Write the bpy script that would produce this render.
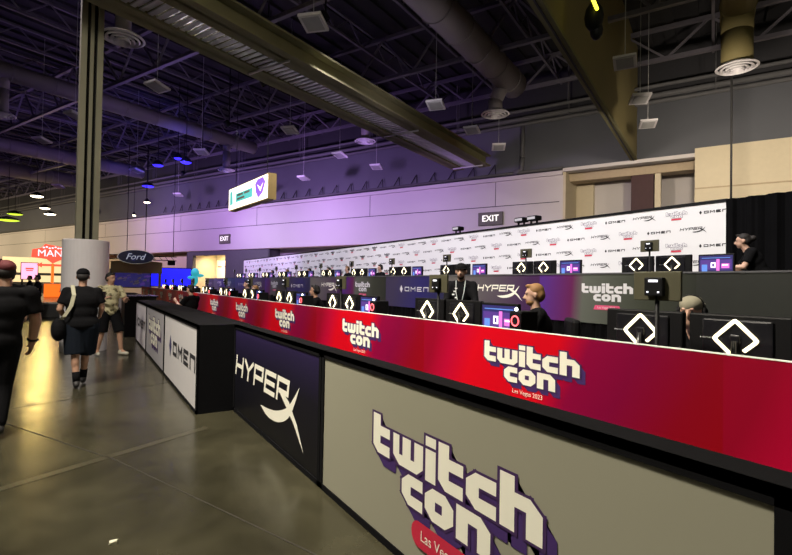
import bpy, bmesh, random
from math import *
from mathutils import Vector as V, Matrix
from mathutils.geometry import tessellate_polygon
random.seed(7)
for o in list(bpy.data.objects): bpy.data.objects.remove(o)
sc = bpy.context.scene; C = sc.collection

# ------------------------------------------------ camera, world, lights, exposure
FP = 485.0; EYE = 1.58
yaw = atan(309/485); roll = 0.0175; pitch = atan(7.8/485)
FW = V((sin(yaw)*cos(pitch), cos(yaw)*cos(pitch), sin(pitch)))
R0 = V((cos(yaw), -sin(yaw), 0)); U0 = R0.cross(FW)
RT = cos(roll)*R0 + sin(roll)*U0; UP = -sin(roll)*R0 + cos(roll)*U0
cd = bpy.data.cameras.new('camera'); cam = bpy.data.objects.new('camera', cd); C.objects.link(cam)
cd.sensor_width = 36; cd.lens = 36*FP/792; cd.clip_start = .05; cd.clip_end = 400
m = Matrix((RT, UP, -FW)).transposed().to_4x4(); m.translation = (0, 0, EYE); cam.matrix_world = m
sc.camera = cam
def P(x, y, Z):            # a far landmark: from its bearing and its distance
    return V((0, 0, EYE)) + Z*(FW + (x-396)/FP*RT - (y-277.5)/FP*UP)

HA = radians(-24.2)        # the hall is turned against the stage
HW = V((sin(HA), cos(HA), 0)); HN = V((cos(HA), -sin(HA), 0))
def h2w(p): return HW*p[0] + HN*p[1] + V((0, 0, p[2]))
def w2h(p): p = V(p); return V((p.dot(HW), p.dot(HN), p.z))
HROT = -HA                 # rotation taking local +Y onto HW

wd = bpy.data.worlds.new('world'); sc.world = wd; wd.use_nodes = True
wd.node_tree.nodes['Background'].inputs[0].default_value = (.30, .27, .33, 1)
wd.node_tree.nodes['Background'].inputs[1].default_value = .055
sc.view_settings.view_transform = 'Standard'; sc.view_settings.look = 'None'
sc.view_settings.exposure = .18; sc.view_settings.gamma = 1; sc.view_settings.use_curve_mapping = False

def area(loc, to, size, power, col, spread=pi):
    l = bpy.data.lights.new('area_light', 'AREA'); l.shape = 'RECTANGLE'; l.size, l.size_y = size; l.energy = power; l.color = col; l.spread = spread
    o = bpy.data.objects.new('area_light', l); C.objects.link(o); o.location = loc
    o.rotation_euler = (V(to)-V(loc)).to_track_quat('-Z', 'Y').to_euler(); return o
def spot(loc, to, power, col, ang=60, r=.15, blend=.8):
    l = bpy.data.lights.new('spot_light', 'SPOT'); l.energy = power; l.color = col; l.spot_size = radians(ang); l.spot_blend = blend; l.shadow_soft_size = r
    o = bpy.data.objects.new('spot_light', l); C.objects.link(o); o.location = loc
    o.rotation_euler = (V(to)-V(loc)).to_track_quat('-Z', 'Y').to_euler(); return o
STAGE_Y = [2, 6, 10.5, 15.5, 21, 27, 33]
for y in STAGE_Y:          # stage wash
    t = min(1, y/22)
    area((5.3, y+1.5, 8.6), (10, y+1.5, 2.2), (.28, .28), 140, (1-.15*t, .95-.16*t, .93+.07*t), radians(110))
# added unseen fill lights: dim warm overhead, then aisle and stage front
area(h2w((1, 4, 11.3)), h2w((1, 4, 0)), (2, 2), 90, (1, .88, .55))
area(h2w((-6, 12, 11.3)), h2w((-6, 12, 0)), (2, 2), 60, (1, .88, .55))
area((-3, -3, 8.5), (1.5, 7, .3), (2, 2), 110, (1, .93, .70))
area((-4.5, 3, 8.8), (.3, 11, 1.2), (1, 1), 200, (1, .92, .82), radians(90))
area((-1.8, 5.0, 9.5), (2.6, 3.2, .8), (1, 1), 520, (1, .91, .76), radians(100))
area((1.6, 4.5, 9.0), (5.2, 5.2, 1.5), (.5, .5), 110, (1, .92, .86), radians(90))
area((1.6, 13, 9.0), (5.2, 13, 1.5), (.5, .5), 110, (1, .88, .92), radians(90))
area((-1.0, 15, 9.5), (3.6, 15, 1.0), (1, 1), 200, (1, .86, .9), radians(100))
for a, p in ((14, 420), (22, 900), (31, 900), (41, 800)):      # purple wash on the hall wall
    area(h2w((a, 16.5, 6.6)), h2w((a, 25, 6.3)), (.6, .6), p*.34, (.60, .34, 1.0), radians(120))
for a, p in ((5, 160), (0, 240), (-5, 260)):
    area(h2w((a, 16, 6.8)), h2w((a, 25.5, 6.4)), (.6, .6), p*.62, (1, .86, .70), radians(110))
for a, p in ((46, 700), (57, 1100), (68, 1400), (80, 1500)):     # warm booths far left
    area(h2w((a, 14, 7.0)), h2w((a, 26, 4.2)), (.8, .8), p*.30, (1, .80, .50), radians(130))
for a, b, p in ((20, 12, 350), (33, 14, 600), (48, 10, 700), (62, 14, 700), (27, 4, 200)):   # violet haze on the roof steel
    area(h2w((a, b, 6.8)), h2w((a, b+.5, 12)), (1, 1), p*.20, (.42, .24, 1.0))
area(h2w((8, 13, 6.9)), h2w((8, 15, 12)), (1, 1), 16, (.9, .8, .9))
area(h2w((-3, 11, 6.9)), h2w((-2, 16, 12)), (1, 1), 20, (.9, .85, .5))

# ------------------------------------------------ materials
def mat(name, col, rough=.6, metal=0, var=.12, scale=6, bump=0, emis=None, es=0, spec=.5):
    m = bpy.data.materials.new(name); m.use_nodes = True; nt = m.node_tree; b = nt.nodes['Principled BSDF']
    b.inputs['Roughness'].default_value = rough; b.inputs['Metallic'].default_value = metal; b.inputs['Specular IOR Level'].default_value = spec
    tc = nt.nodes.new('ShaderNodeTexCoord'); nz = nt.nodes.new('ShaderNodeTexNoise'); nz.inputs['Scale'].default_value = scale; nz.inputs['Detail'].default_value = 4
    nt.links.new(tc.outputs['Object'], nz.inputs['Vector'])
    mx = nt.nodes.new('ShaderNodeMix'); mx.data_type = 'RGBA'
    mx.inputs[6].default_value = (*[c*(1-var) for c in col], 1); mx.inputs[7].default_value = (*[min(1, c*(1+var)) for c in col], 1)
    nt.links.new(nz.outputs['Fac'], mx.inputs[0]); nt.links.new(mx.outputs[2], b.inputs['Base Color'])
    if bump:
        bp = nt.nodes.new('ShaderNodeBump'); bp.inputs['Strength'].default_value = bump; nt.links.new(nz.outputs['Fac'], bp.inputs['Height']); nt.links.new(bp.outputs[0], b.inputs['Normal'])
    if emis: b.inputs['Emission Color'].default_value = (*emis, 1); b.inputs['Emission Strength'].default_value = es
    return m
def ramp_mat(name, stops, axis='Y', lo=-1.4, hi=1.4, tilt=.35, rough=.45, wob=.25):
    m = mat(name, (0.5, .5, .5), rough, spec=.25); nt = m.node_tree; b = nt.nodes['Principled BSDF']
    tc = nt.nodes.new('ShaderNodeTexCoord'); sp = nt.nodes.new('ShaderNodeSeparateXYZ'); nt.links.new(tc.outputs['Object'], sp.inputs[0])
    ma = nt.nodes.new('ShaderNodeMath'); ma.operation = 'MULTIPLY_ADD'; nt.links.new(sp.outputs['Z'], ma.inputs[0]); ma.inputs[1].default_value = tilt; nt.links.new(sp.outputs[axis], ma.inputs[2])
    nz = nt.nodes.new('ShaderNodeTexNoise'); nz.inputs['Scale'].default_value = .8; nt.links.new(tc.outputs['Object'], nz.inputs['Vector'])
    m2 = nt.nodes.new('ShaderNodeMath'); m2.operation = 'MULTIPLY_ADD'; nt.links.new(nz.outputs['Fac'], m2.inputs[0]); m2.inputs[1].default_value = wob; nt.links.new(ma.outputs[0], m2.inputs[2])
    mr = nt.nodes.new('ShaderNodeMapRange'); mr.inputs['From Min'].default_value = lo; mr.inputs['From Max'].default_value = hi; nt.links.new(m2.outputs[0], mr.inputs['Value'])
    cr = nt.nodes.new('ShaderNodeValToRGB'); nt.links.new(mr.outputs[0], cr.inputs[0]); el = cr.color_ramp.elements
    el[0].position, el[0].color = stops[0][0], (*stops[0][1], 1); el[1].position, el[1].color = stops[-1][0], (*stops[-1][1], 1)
    for p, c in stops[1:-1]: e = el.new(p); e.color = (*c, 1)
    nt.links.new(cr.outputs[0], b.inputs['Base Color']); return m
M = {}
def dm(k, *a, **kw): M[k] = mat(k, *a, **kw)
dm('black', (.006, .006, .007), .55, spec=.2); dm('black_matte', (.005, .005, .006), .9, var=.3, spec=.1); dm('black_gloss', (.012, .012, .015), .25)
dm('stand_lit_tint', (.07, .065, .035), .6); dm('tier_plain', (.028, .03, .026), .4); dm('drape', (.004, .004, .0045), .95, var=.3, scale=3, spec=.05)
dm('panel_white', (.32, .31, .235), .55, var=.03, scale=1.2); dm('panel_bright', (.66, .64, .64), .5, var=.03); dm('panel_grey', (.42, .41, .44), .5, var=.05)
dm('wall_light', (.62, .58, .56), .8, var=.04, scale=.6); dm('wall_cream', (.62, .54, .38), .8, var=.05); dm('wall_upper', (.105, .11, .125), .85, var=.1, scale=.7)
dm('wall_dark', (.03, .03, .035), .9); dm('wall_brown', (.07, .035, .035), .8); dm('wall_tan', (.45, .36, .24), .8); dm('grey_portal', (.10, .10, .105), .8)
dm('deck', (.028, .027, .031), .9, var=.35, scale=.8); dm('steel', (.13, .12, .145), .6, var=.2); dm('olive', (.19, .178, .095), .85, spec=.15, var=.15, scale=1.5); dm('olive_wall', (.20, .165, .065), .8, var=.12, scale=.7)
dm('pipe', (.12, .12, .125), .6); dm('duct', (.20, .18, .19), .55, var=.12, scale=1.3); dm('silver', (.60, .60, .62), .45, .2, var=.2); dm('vent_white', (.62, .60, .62), .5); dm('cable', (.35, .35, .35), .6); dm('cable_dark', (.01, .01, .01), .8)
dm('column', (.22, .21, .14), .6, var=.2, scale=2); dm('cover', (.74, .71, .72), .6, var=.04)
dm('stage_white', (.80, .80, .80), .6, var=.02, scale=.5); dm('print_black', (.03, .03, .035), .6, spec=.2); dm('print_red', (.65, .05, .09), .6); dm('print_white', (.96, .94, .80), .5, var=.01); dm('print_pale', (.75, .74, .76), .5, var=.01)
dm('logo_purple', (.055, .022, .14), .6); dm('logo_outline', (.055, .02, .10), .6); dm('pill_red', (.62, .02, .06), .5); dm('pill_pink', (.75, .10, .22), .5); dm('navy_print', (.05, .05, .16), .5)
M['glow_yellow'] = mat('glow_yellow', (.9, .85, .6), emis=(1, .86, .55), es=2.4); M['glow_white'] = mat('glow_white', (.9, .9, .9), emis=(.95, .97, 1), es=3)
for k, c, s in (('scr_navy', (.018, .015, .09), .8), ('scr_violet', (.06, .025, .17), .8), ('scr_pink', (.55, .12, .45), .9), ('scr_white', (.85, .85, 1), 1.1), ('scr_blue', (.08, .18, .50), .9), ('scr_cyan', (.15, .65, .85), 1.3),
                ('rgb_red', (1, .1, .12), 2.5), ('rgb_green', (.1, .9, .45), 2.2), ('rgb_cyan', (.1, .7, .95), 2.2), ('led_blue', (.015, .015, 1.0), 1.0), ('screen_pink', (1, .42, .62), 1.3), ('kiosk_orange', (1, .16, .015), 1.0), ('sign_red', (.9, .10, .06), .9),
                ('sign_lit', (1, .93, .72), 2.0), ('sign_teal', (.1, .55, .52), 1.0), ('sign_violet', (.28, .12, .85), 1.0), ('room_lit', (.95, .74, .40), .8), ('lamp_warm', (1, .85, .6), 9), ('lamp_green', (.65, .9, .05), 1.2), ('exit_letters', (.95, .95, .8), .9), ('tube_yellow', (1, .95, .05), 3), ('lamp_red', (1, .03, .03), 2), ('blue_patch_glow', (.05, .03, .9), 1.2), ('script_lit', (.45, .48, .62), .55), ('cyan_fig', (.03, .35, .38), .8)):
    M[k] = mat(k, c, .5, emis=c, es=s)
dm('exit_plate', (.12, .115, .08), .6); dm('ford_blue', (.02, .03, .16), .35); dm('chrome', (.6, .6, .65), .3, .8); dm('tan', (.42, .30, .10), .6)
dm('skin', (.46, .26, .17), .55, var=.06, scale=20); dm('skin_light', (.60, .37, .27), .55, var=.06, scale=20); dm('hair_dark', (.012, .009, .008), .7, bump=.4, scale=60); dm('hair_blond', (.30, .16, .06), .7, bump=.4, scale=60)
dm('tee_black', (.006, .006, .007), .9, spec=.1, scale=12, var=.3); dm('shorts_navy', (.008, .011, .017), .9, spec=.1, scale=12); dm('cap_maroon', (.10, .012, .015), .8); dm('cap_grey', (.28, .26, .19), .9); dm('shoe_white', (.55, .52, .42), .6); dm('shoe_dark', (.02, .018, .018), .6)
dm('strap_cream', (.42, .40, .28), .8); dm('hair_brown', (.07, .035, .02), .7); dm('eye', (.01, .01, .01), .3); dm('lips', (.25, .09, .08), .5); dm('trouser_grey', (.08, .08, .075), .9); dm('paper', (.6, .58, .45), .8); dm('lanyard', (.55, .6, .6), .7); dm('badge', (.8, .25, .08), .6)
# flowered shirt
m = mat('shirt_floral', (.4, .4, .3), .85); nt = m.node_tree; tc = nt.nodes.new('ShaderNodeTexCoord'); vo = nt.nodes.new('ShaderNodeTexNoise'); vo.inputs['Scale'].default_value = 14; nt.links.new(tc.outputs['Object'], vo.inputs['Vector'])
cr = nt.nodes.new('ShaderNodeValToRGB'); nt.links.new(vo.outputs['Fac'], cr.inputs[0]); cr.color_ramp.elements[0].position = .36; cr.color_ramp.elements[0].color = (.14, .12, .06, 1); cr.color_ramp.elements[1].position = .46; cr.color_ramp.elements[1].color = (.55, .50, .30, 1)
nt.links.new(cr.outputs[0], nt.nodes['Principled BSDF'].inputs['Base Color']); M['shirt_floral'] = m
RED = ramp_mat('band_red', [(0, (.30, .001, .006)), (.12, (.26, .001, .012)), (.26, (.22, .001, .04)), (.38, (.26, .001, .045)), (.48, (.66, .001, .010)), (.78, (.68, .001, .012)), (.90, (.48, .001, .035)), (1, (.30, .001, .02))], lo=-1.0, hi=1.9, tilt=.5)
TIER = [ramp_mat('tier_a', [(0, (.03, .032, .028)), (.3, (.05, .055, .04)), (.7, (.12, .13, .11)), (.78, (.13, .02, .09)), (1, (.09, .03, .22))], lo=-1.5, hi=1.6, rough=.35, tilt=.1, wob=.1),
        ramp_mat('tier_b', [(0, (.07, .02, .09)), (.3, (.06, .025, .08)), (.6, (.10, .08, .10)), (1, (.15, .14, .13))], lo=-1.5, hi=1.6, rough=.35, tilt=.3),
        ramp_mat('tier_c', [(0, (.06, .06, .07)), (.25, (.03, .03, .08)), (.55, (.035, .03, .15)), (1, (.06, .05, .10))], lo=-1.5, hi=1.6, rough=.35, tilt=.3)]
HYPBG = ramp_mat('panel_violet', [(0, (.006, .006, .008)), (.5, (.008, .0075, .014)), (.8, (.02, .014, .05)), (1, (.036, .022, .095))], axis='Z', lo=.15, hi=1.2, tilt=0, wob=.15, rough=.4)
# concrete floor
m = mat('concrete', (.1, .1, .1), .3); nt = m.node_tree; b = nt.nodes['Principled BSDF']; tc = nt.nodes.new('ShaderNodeTexCoord')
n1 = nt.nodes.new('ShaderNodeTexNoise'); n1.inputs['Scale'].default_value = .9; n1.inputs['Detail'].default_value = 8; n2 = nt.nodes.new('ShaderNodeTexNoise'); n2.inputs['Scale'].default_value = 4; n2.inputs['Detail'].default_value = 10; n2.inputs['Roughness'].default_value = .7
nt.links.new(tc.outputs['Object'], n1.inputs[0]); nt.links.new(tc.outputs['Object'], n2.inputs[0])
ad = nt.nodes.new('ShaderNodeMath'); ad.operation = 'MULTIPLY_ADD'; nt.links.new(n2.outputs['Fac'], ad.inputs[0]); ad.inputs[1].default_value = .5; nt.links.new(n1.outputs['Fac'], ad.inputs[2])
cr = nt.nodes.new('ShaderNodeValToRGB'); nt.links.new(ad.outputs[0], cr.inputs[0]); e = cr.color_ramp.elements; e[0].position = .45; e[0].color = (.013, .012, .007, 1); e[1].position = 1.0; e[1].color = (.058, .053, .031, 1)
nt.links.new(cr.outputs[0], b.inputs['Base Color'])
mr = nt.nodes.new('ShaderNodeMapRange'); nt.links.new(n2.outputs['Fac'], mr.inputs['Value']); mr.inputs['To Min'].default_value = .12; mr.inputs['To Max'].default_value = .34; nt.links.new(mr.outputs[0], b.inputs['Roughness'])
bp = nt.nodes.new('ShaderNodeBump'); bp.inputs['Strength'].default_value = .06; nt.links.new(n2.outputs['Fac'], bp.inputs['Height']); nt.links.new(bp.outputs[0], b.inputs['Normal'])
M['concrete'] = m
M['joint'] = mat('joint', (.022, .019, .013), .7); M['tape'] = mat('tape', (.052, .047, .029), .3)

# ------------------------------------------------ mesh builder
class MB:
    def __init__(s): s.v = []; s.f = []; s.m = []; s.mats = []; s.k = 0; s.sm = []
    def use(s, m):
        m = M[m] if isinstance(m, str) else m
        if m not in s.mats: s.mats.append(m)
        s.k = s.mats.index(m); return s
    def add(s, vs, fs, smooth=False):
        n = len(s.v); s.v += [V(v) for v in vs]
        for f in fs: s.f.append([n+i for i in f]); s.m.append(s.k); s.sm.append(smooth)
        return s
    def box(s, a, b, T=None, bev=0):
        x0, y0, z0 = [min(p, q) for p, q in zip(a, b)]; x1, y1, z1 = [max(p, q) for p, q in zip(a, b)]
        if bev:
            d = min(bev, (x1-x0)/2.01, (y1-y0)/2.01, (z1-z0)/2.01); vs = []; bm = bmesh.new(); bmesh.ops.create_cube(bm, size=1)
            for v in bm.verts: v.co = V((x0+(v.co.x+.5)*(x1-x0), y0+(v.co.y+.5)*(y1-y0), z0+(v.co.z+.5)*(z1-z0)))
            bmesh.ops.bevel(bm, geom=bm.edges[:], offset=d, segments=2, affect='EDGES', profile=.5); bm.verts.index_update()
            vs = [T(v.co) if T else v.co.copy() for v in bm.verts]; fs = [[v.index for v in f.verts] for f in bm.faces]; bm.free(); return s.add(vs, fs)
        vs = [(x, y, z) for x in (x0, x1) for y in (y0, y1) for z in (z0, z1)]
        if T: vs = [T(v) for v in vs]
        return s.add(vs, [(0, 1, 3, 2), (4, 6, 7, 5), (0, 4, 5, 1), (2, 3, 7, 6), (0, 2, 6, 4), (1, 5, 7, 3)])
    def cyl(s, a, b, r, r2=None, n=12, cap=True):
        a = V(a); b = V(b); r2 = r if r2 is None else r2; d = (b-a).normalized(); x = d.orthogonal().normalized(); y = d.cross(x)
        vs = [a+(x*cos(t)+y*sin(t))*r for t in [2*pi*i/n for i in range(n)]] + [b+(x*cos(t)+y*sin(t))*r2 for t in [2*pi*i/n for i in range(n)]]
        s.add(vs, [(i, (i+1) % n, n+(i+1) % n, n+i) for i in range(n)], n > 6)
        if cap: k = len(s.v)-2*n; s.f += [[k+n-1-i for i in range(n)], [k+n+i for i in range(n)]]; s.m += [s.k]*2; s.sm += [False]*2
        return s
    def bar(s, a, b, w):
        return s.cyl(a, b, w*.7, n=4)
    def tube(s, pts, r, n=8):
        for a, b in zip(pts, pts[1:]): s.cyl(a, b, r, n=n)
        for p in pts[1:-1]: s.ball(p, r*1.02, n=n)
        return s
    def ball(s, c, r, n=12, rz=None, rot=None):
        r = (r, r, r) if not hasattr(r, '__len__') else r; k = max(4, n//2); vs = []
        for j in range(k+1):
            for i in range(n):
                p = V((sin(pi*j/k)*cos(2*pi*i/n)*r[0], sin(pi*j/k)*sin(2*pi*i/n)*r[1], cos(pi*j/k)*r[2]))
                if rot: p = rot @ p
                vs.append(V(c)+p)
        return s.add(vs, [(j*n+i, (j+1)*n+i, (j+1)*n+(i+1) % n, j*n+(i+1) % n) for j in range(k) for i in range(n)], True)
    def lathe(s, c, prof, n=32, ax=V((0, 0, 1))):
        x = ax.orthogonal().normalized(); y = ax.cross(x); vs = []
        for r, h in prof: vs += [V(c)+ax*h+(x*cos(2*pi*i/n)+y*sin(2*pi*i/n))*r for i in range(n)]
        return s.add(vs, [(j*n+i, j*n+(i+1) % n, (j+1)*n+(i+1) % n, (j+1)*n+i) for j in range(len(prof)-1) for i in range(n)], False)
    def ring(s, c, R, r, ax, n=20, k=6):
        x = V(ax).orthogonal().normalized(); y = V(ax).cross(x).normalized(); vs = []
        for i in range(n):
            t = 2*pi*i/n; d = x*cos(t)+y*sin(t)
            vs += [V(c)+d*(R+r*cos(2*pi*j/k))+V(ax)*r*sin(2*pi*j/k) for j in range(k)]
        return s.add(vs, [(i*k+j, ((i+1) % n)*k+j, ((i+1) % n)*k+(j+1) % k, i*k+(j+1) % k) for i in range(n) for j in range(k)], True)
    def poly(s, F, pts, d=0, holes=()):        # flat print on a frame F(u, v, d)
        loops = [[V((p[0], p[1], 0)) for p in l] for l in (pts, *holes)]
        tr = tessellate_polygon(loops); flat = [p for l in loops for p in l]
        return s.add([F(p.x, p.y, d) for p in flat], [tuple(t) for t in tr])
def build(mb, name, parent=None, off=None):
    me = bpy.data.meshes.new(name); o = off if off is not None else (parent['_l'] if parent is not None and '_l' in parent else (0, 0, 0))
    o = V(o); me.from_pydata([tuple(v-o) for v in mb.v], [], mb.f)
    for m in mb.mats: me.materials.append(m)
    me.polygons.foreach_set('material_index', mb.m); me.polygons.foreach_set('use_smooth', mb.sm); me.update()
    ob = bpy.data.objects.new(name, me); C.objects.link(ob)
    if parent is not None: ob.parent = parent
    else: ob.location = o
    return ob
LOC = {}
def tag(o, label, cat, group=None):
    o['label'] = label; o['category'] = cat
    if group: o['group'] = group
    return o
def thing(name, label, cat, loc=(0, 0, 0), group=None, rz=0):
    o = bpy.data.objects.new(name, None); C.objects.link(o); o.location = loc; o.rotation_euler = (0, 0, rz); o.empty_display_size = .1; return tag(o, label, cat, group)
def part(mb, name, root, label=None):         # mesh given in world coordinates, root unrotated
    o = V(root.location) if root.parent is None else V(root.parent.location)
    ob = build(mb, name, None, (0, 0, 0)); ob.data.transform(Matrix.Translation(-o)); ob.parent = root
    if label: ob['label'] = label
    return ob
def sub(mb, name, root): return part(mb, name, root)
def lpart(mb, name, root, label=None):        # mesh in local coordinates
    ob = build(mb, name, None, (0, 0, 0)); ob.parent = root
    if label: ob['label'] = label
    return ob
def struct(mb, name): o = build(mb, name); o['kind'] = 'structure'; return o
def dup(root, loc, label=None, group=None, rz=None):
    r = root.copy(); C.objects.link(r); r.location = loc
    if rz is not None: r.rotation_euler = (0, 0, rz)
    if label: r['label'] = label
    if group: r['group'] = group
    for ch in list(root.children):
        c = ch.copy(); C.objects.link(c); c.parent = r
        for g in list(ch.children): d = g.copy(); C.objects.link(d); d.parent = c
    return r
def Tlogo(x, y, z, s, k=.71): return lambda u, v, d: V((x-d, y-u*s, z+v*s*k))
def Tstage(x, y, z, s=1, dx=-1):     # print on a plane facing the aisle (-X); u runs to -Y
    return lambda u, v, d: V((x+dx*d, y-u*s, z+v*s))

# ------------------------------------------------ lettering
def strokes(mb, F, lines, w, d=0):
    for l in lines:
        for a, b in zip(l, l[1:]):
            d += .00012; a = V((a[0], a[1])); b = V((b[0], b[1])); t = (b-a).normalized()*w/2; n = V((-t.y, t.x))
            mb.poly(F, [a-t+n, a-t-n, b+t-n, b+t+n], d)
TW = {'t': (2.7, [[(0, 4.6), (1.2, 4.6), (1.2, 3.3), (2.7, 3.3), (2.7, 2.15), (1.2, 2.15), (1.2, 1.25), (2.7, 1.25), (2.7, 0), (.8, 0), (0, .8)]]),
      'w': (4.4, [[(0, 3.3), (1.15, 3.3), (1.15, 1.2), (1.62, 1.2), (1.62, 3.3), (2.77, 3.3), (2.77, 1.2), (3.25, 1.2), (3.25, 3.3), (4.4, 3.3), (4.4, .8), (3.6, 0), (.8, 0), (0, .8)]]),
      'i': (1.25, [[(0, 0), (0, 3.3), (1.25, 3.3), (1.25, 0)], [(0, 3.6), (0, 4.6), (1.25, 4.6), (1.25, 3.6)]]),
      'c': (2.8, [[(2.8, 3.3), (.9, 3.3), (0, 2.4), (0, .9), (.9, 0), (2.8, 0), (2.8, 1.2), (1.25, 1.2), (1.25, 2.1), (2.8, 2.1)]]),
      'h': (3.3, [[(0, 0), (0, 4.6), (1.2, 4.6), (1.2, 3.3), (2.4, 3.3), (3.3, 2.4), (3.3, 0), (2.1, 0), (2.1, 2.1), (1.2, 2.1), (1.2, 0)]]),
      'o': (3.3, [[(.9, 0), (2.4, 0), (3.3, .9), (3.3, 2.4), (2.4, 3.3), (.9, 3.3), (0, 2.4), (0, .9)]]),
      'n': (3.3, [[(0, 0), (0, 3.3), (2.4, 3.3), (3.3, 2.4), (3.3, 0), (2.1, 0), (2.1, 2.1), (1.2, 2.1), (1.2, 0)]])}
def tw_layout():
    out = []; x = 0
    for ch in 'twitch':
        w, ps = TW[ch]; out += [(ch, [[(px+x, py+3.75) for px, py in p] for p in ps], x)]; x += w+.3
    x = 4.6
    for ch in 'con':
        w, ps = TW[ch]; out += [(ch, [[(px+x, py) for px, py in p] for p in ps], x)]; x += w+.3
    return out
TWL = tw_layout()      # about 18.7 wide, 8.35 high
def twitchcon(mb, F0, face='print_white', outline=True, shadow=True, ext=(.9, -1.3), lay=.002):
    W = 18.7
    F = lambda u, v, d: F0(u-W/2, v-4.2, d)
    for ch, ps, x in TWL:
        for p in ps:
            if shadow:
                mb.use('logo_purple'); n = len(p)
                for i in range(n):
                    a = p[i]; b = p[(i+1) % n]; q = [a, b, (b[0]+ext[0], b[1]+ext[1]), (a[0]+ext[0], a[1]+ext[1])]; mb.poly(F, q, lay*1)
                mb.poly(F, [(a[0]+ext[0], a[1]+ext[1]) for a in p], lay*1.05)
            if outline:
                mb.use('logo_outline'); strokes(mb, F, [p+[p[0]]], .5, lay*2); mb.poly(F, p, lay*2.2)
            mb.use(face)
            hole = [[(x+1.25, 1.2), (x+2.05, 1.2), (x+2.05, 2.1), (x+1.25, 2.1)]] if ch == 'o' else []
            mb.poly(F, p, lay*3, hole)
FONTC = {}
def text_tris(s):
    if s not in FONTC:
        cu = bpy.data.curves.new('t', 'FONT'); cu.body = s; cu.align_x = 'CENTER'; cu.align_y = 'CENTER'; cu.resolution_u = 3; o = bpy.data.objects.new('t', cu); C.objects.link(o)
        dg = bpy.context.evaluated_depsgraph_get(); me = o.evaluated_get(dg).to_mesh(); me.calc_loop_triangles()
        FONTC[s] = ([v.co.copy() for v in me.vertices], [tuple(t.vertices) for t in me.loop_triangles]); o.to_mesh_clear if 0 else None
        bpy.data.objects.remove(o); bpy.data.curves.remove(cu)
    return FONTC[s]
def text(mb, F, s, u, v, h, d=0, shear=0):
    vs, fs = text_tris(s); mb.add([F(u+(p.x+p.y*shear)*h*1.4, v+p.y*h*1.4, d) for p in vs], fs)
def arcpts(pts, n=8):   # smooth interpolation
    out = []; P_ = [pts[0]]+list(pts)+[pts[-1]]
    for i in range(1, len(P_)-2):
        a, b, c, e = [V((*p, 0)) for p in P_[i-1:i+3]]
        for k in range(n):
            t = k/n; out.append(.5*((2*b)+(c-a)*t+(2*a-5*b+4*c-e)*t*t+(3*b-a-3*c+e)*t**3))
    out.append(V((*pts[-1], 0))); return [(p.x, p.y) for p in out]
HYC = [  # letters 1 high, 1.7 wide, leaning
    [[(0, 0), (0, 1)], [(0, .5), (1.45, .5)], [(1.45, 0), (1.45, 1)]],
    [[(0, 1), (.72, .5), (1.5, 1)], [(.72, .5), (.72, 0)]],
    [[(0, 0), (0, 1), (1.45, 1), (1.45, .42), (0, .42)]],
    [[(1.5, 1), (0, 1), (0, 0), (1.5, 0)], [(0, .5), (1.4, .5)]],
    [[(0, 0), (0, 1), (1.45, 1), (1.45, .42), (.3, .42)]]]
def hyperx(mb, F0, m='print_pale', d=.003, s=1, simple=False):
    mb.use(m)
    for i, g in enumerate(HYC):
        F = lambda u, v, d, i=i: F0((u+i*1.98+v*.22)*s-5.6*s, v*s, d)
        strokes(mb, F, g, .26, d)
    F = lambda u, v, d: F0(u*s-5.6*s, v*s, d)
    n = 3 if simple else 8
    top = arcpts([(8.1, .45), (9.6, -.15), (10.6, -1.0), (11.5, -1.75)], n); bot = arcpts([(11.5, -1.75), (10.4, -.55), (9.2, .25), (8.3, .6)][:4], n)
    mb.poly(F, [(8.0, .5), (8.5, .55), (9.7, .1), (10.75, -.7), (11.6, -1.75), (10.3, -.75), (9.2, -.15)], d*1.2)
    lo = arcpts([(5.3, -.95), (6.6, -1.3), (8.4, -1.15), (9.9, -.45), (11.0, 1.05)], n); hi = arcpts([(11.0, 1.05), (9.6, -.1), (8.2, -.62), (6.8, -.85), (5.3, -.95)], n)
    mb.poly(F, lo+hi[1:-1], d*1.4)
def omen(mb, F0, m='print_black', dia=None, d=.003, s=1, w=.24):
    F = lambda u, v, d: F0(u*s-7*s, v*s-.5*s, d)
    mb.use(dia or m); mb.poly(F, [(0, .5), (.75, 1.6), (1.5, .5), (.75, -.6)], d); mb.use(m)
    G = [[[(0, 0), (0, 1), (2, 1), (2, 0), (0, 0)]], [[(0, 0), (0, 1), (1, .45), (2, 1), (2, 0)]], [[(2, 1), (0, 1), (0, 0), (2, 0)], [(0, .5), (1.6, .5)]], [[(0, 0), (0, 1), (2, 1), (2, 0)]]]
    for i, g in enumerate(G):
        Fi = lambda u, v, d, i=i: F(u+2.7+i*3.05, v, d)
        strokes(mb, Fi, g, w, d)

# ------------------------------------------------ shell of the hall
f = MB().use('concrete'); f.box((-60, -30, -.2), (90, 140, 0)); fl = struct(f, 'floor')
def jl(p, q, w=.012, m='joint', name='trim_1'):
    p = V((*p, 0)); q = V((*q, 0)); n = (q-p).cross(V((0, 0, 1))).normalized()*w; mb = MB().use(m); mb.add([p+n+V((0, 0, .002)), p-n+V((0, 0, .002)), q-n+V((0, 0, .002)), q+n+V((0, 0, .002))], [(0, 1, 2, 3)]); return struct(mb, name)
jl((-1.0, 7.3), (.25, 4.93), .006, name='trim_1'); jl((.25, 4.93), (1.5, 1.8), .006, name='trim_2')
jl((-2.5, 3.6), (1.13, 5.55), .045, 'tape', name='trim_3'); jl((-6, 5.1), (1.1, 8.3), .008, name='trim_4')
B0 = 25.0
mb = MB().use('wall_light'); mb.box((6.42, B0, 4.2), (120, B0+1.2, 7.5), h2w)
mb.use('wall_tan').box((6.42, B0+.02, 4.17), (120, B0+1.2, 4.2), h2w)
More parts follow.
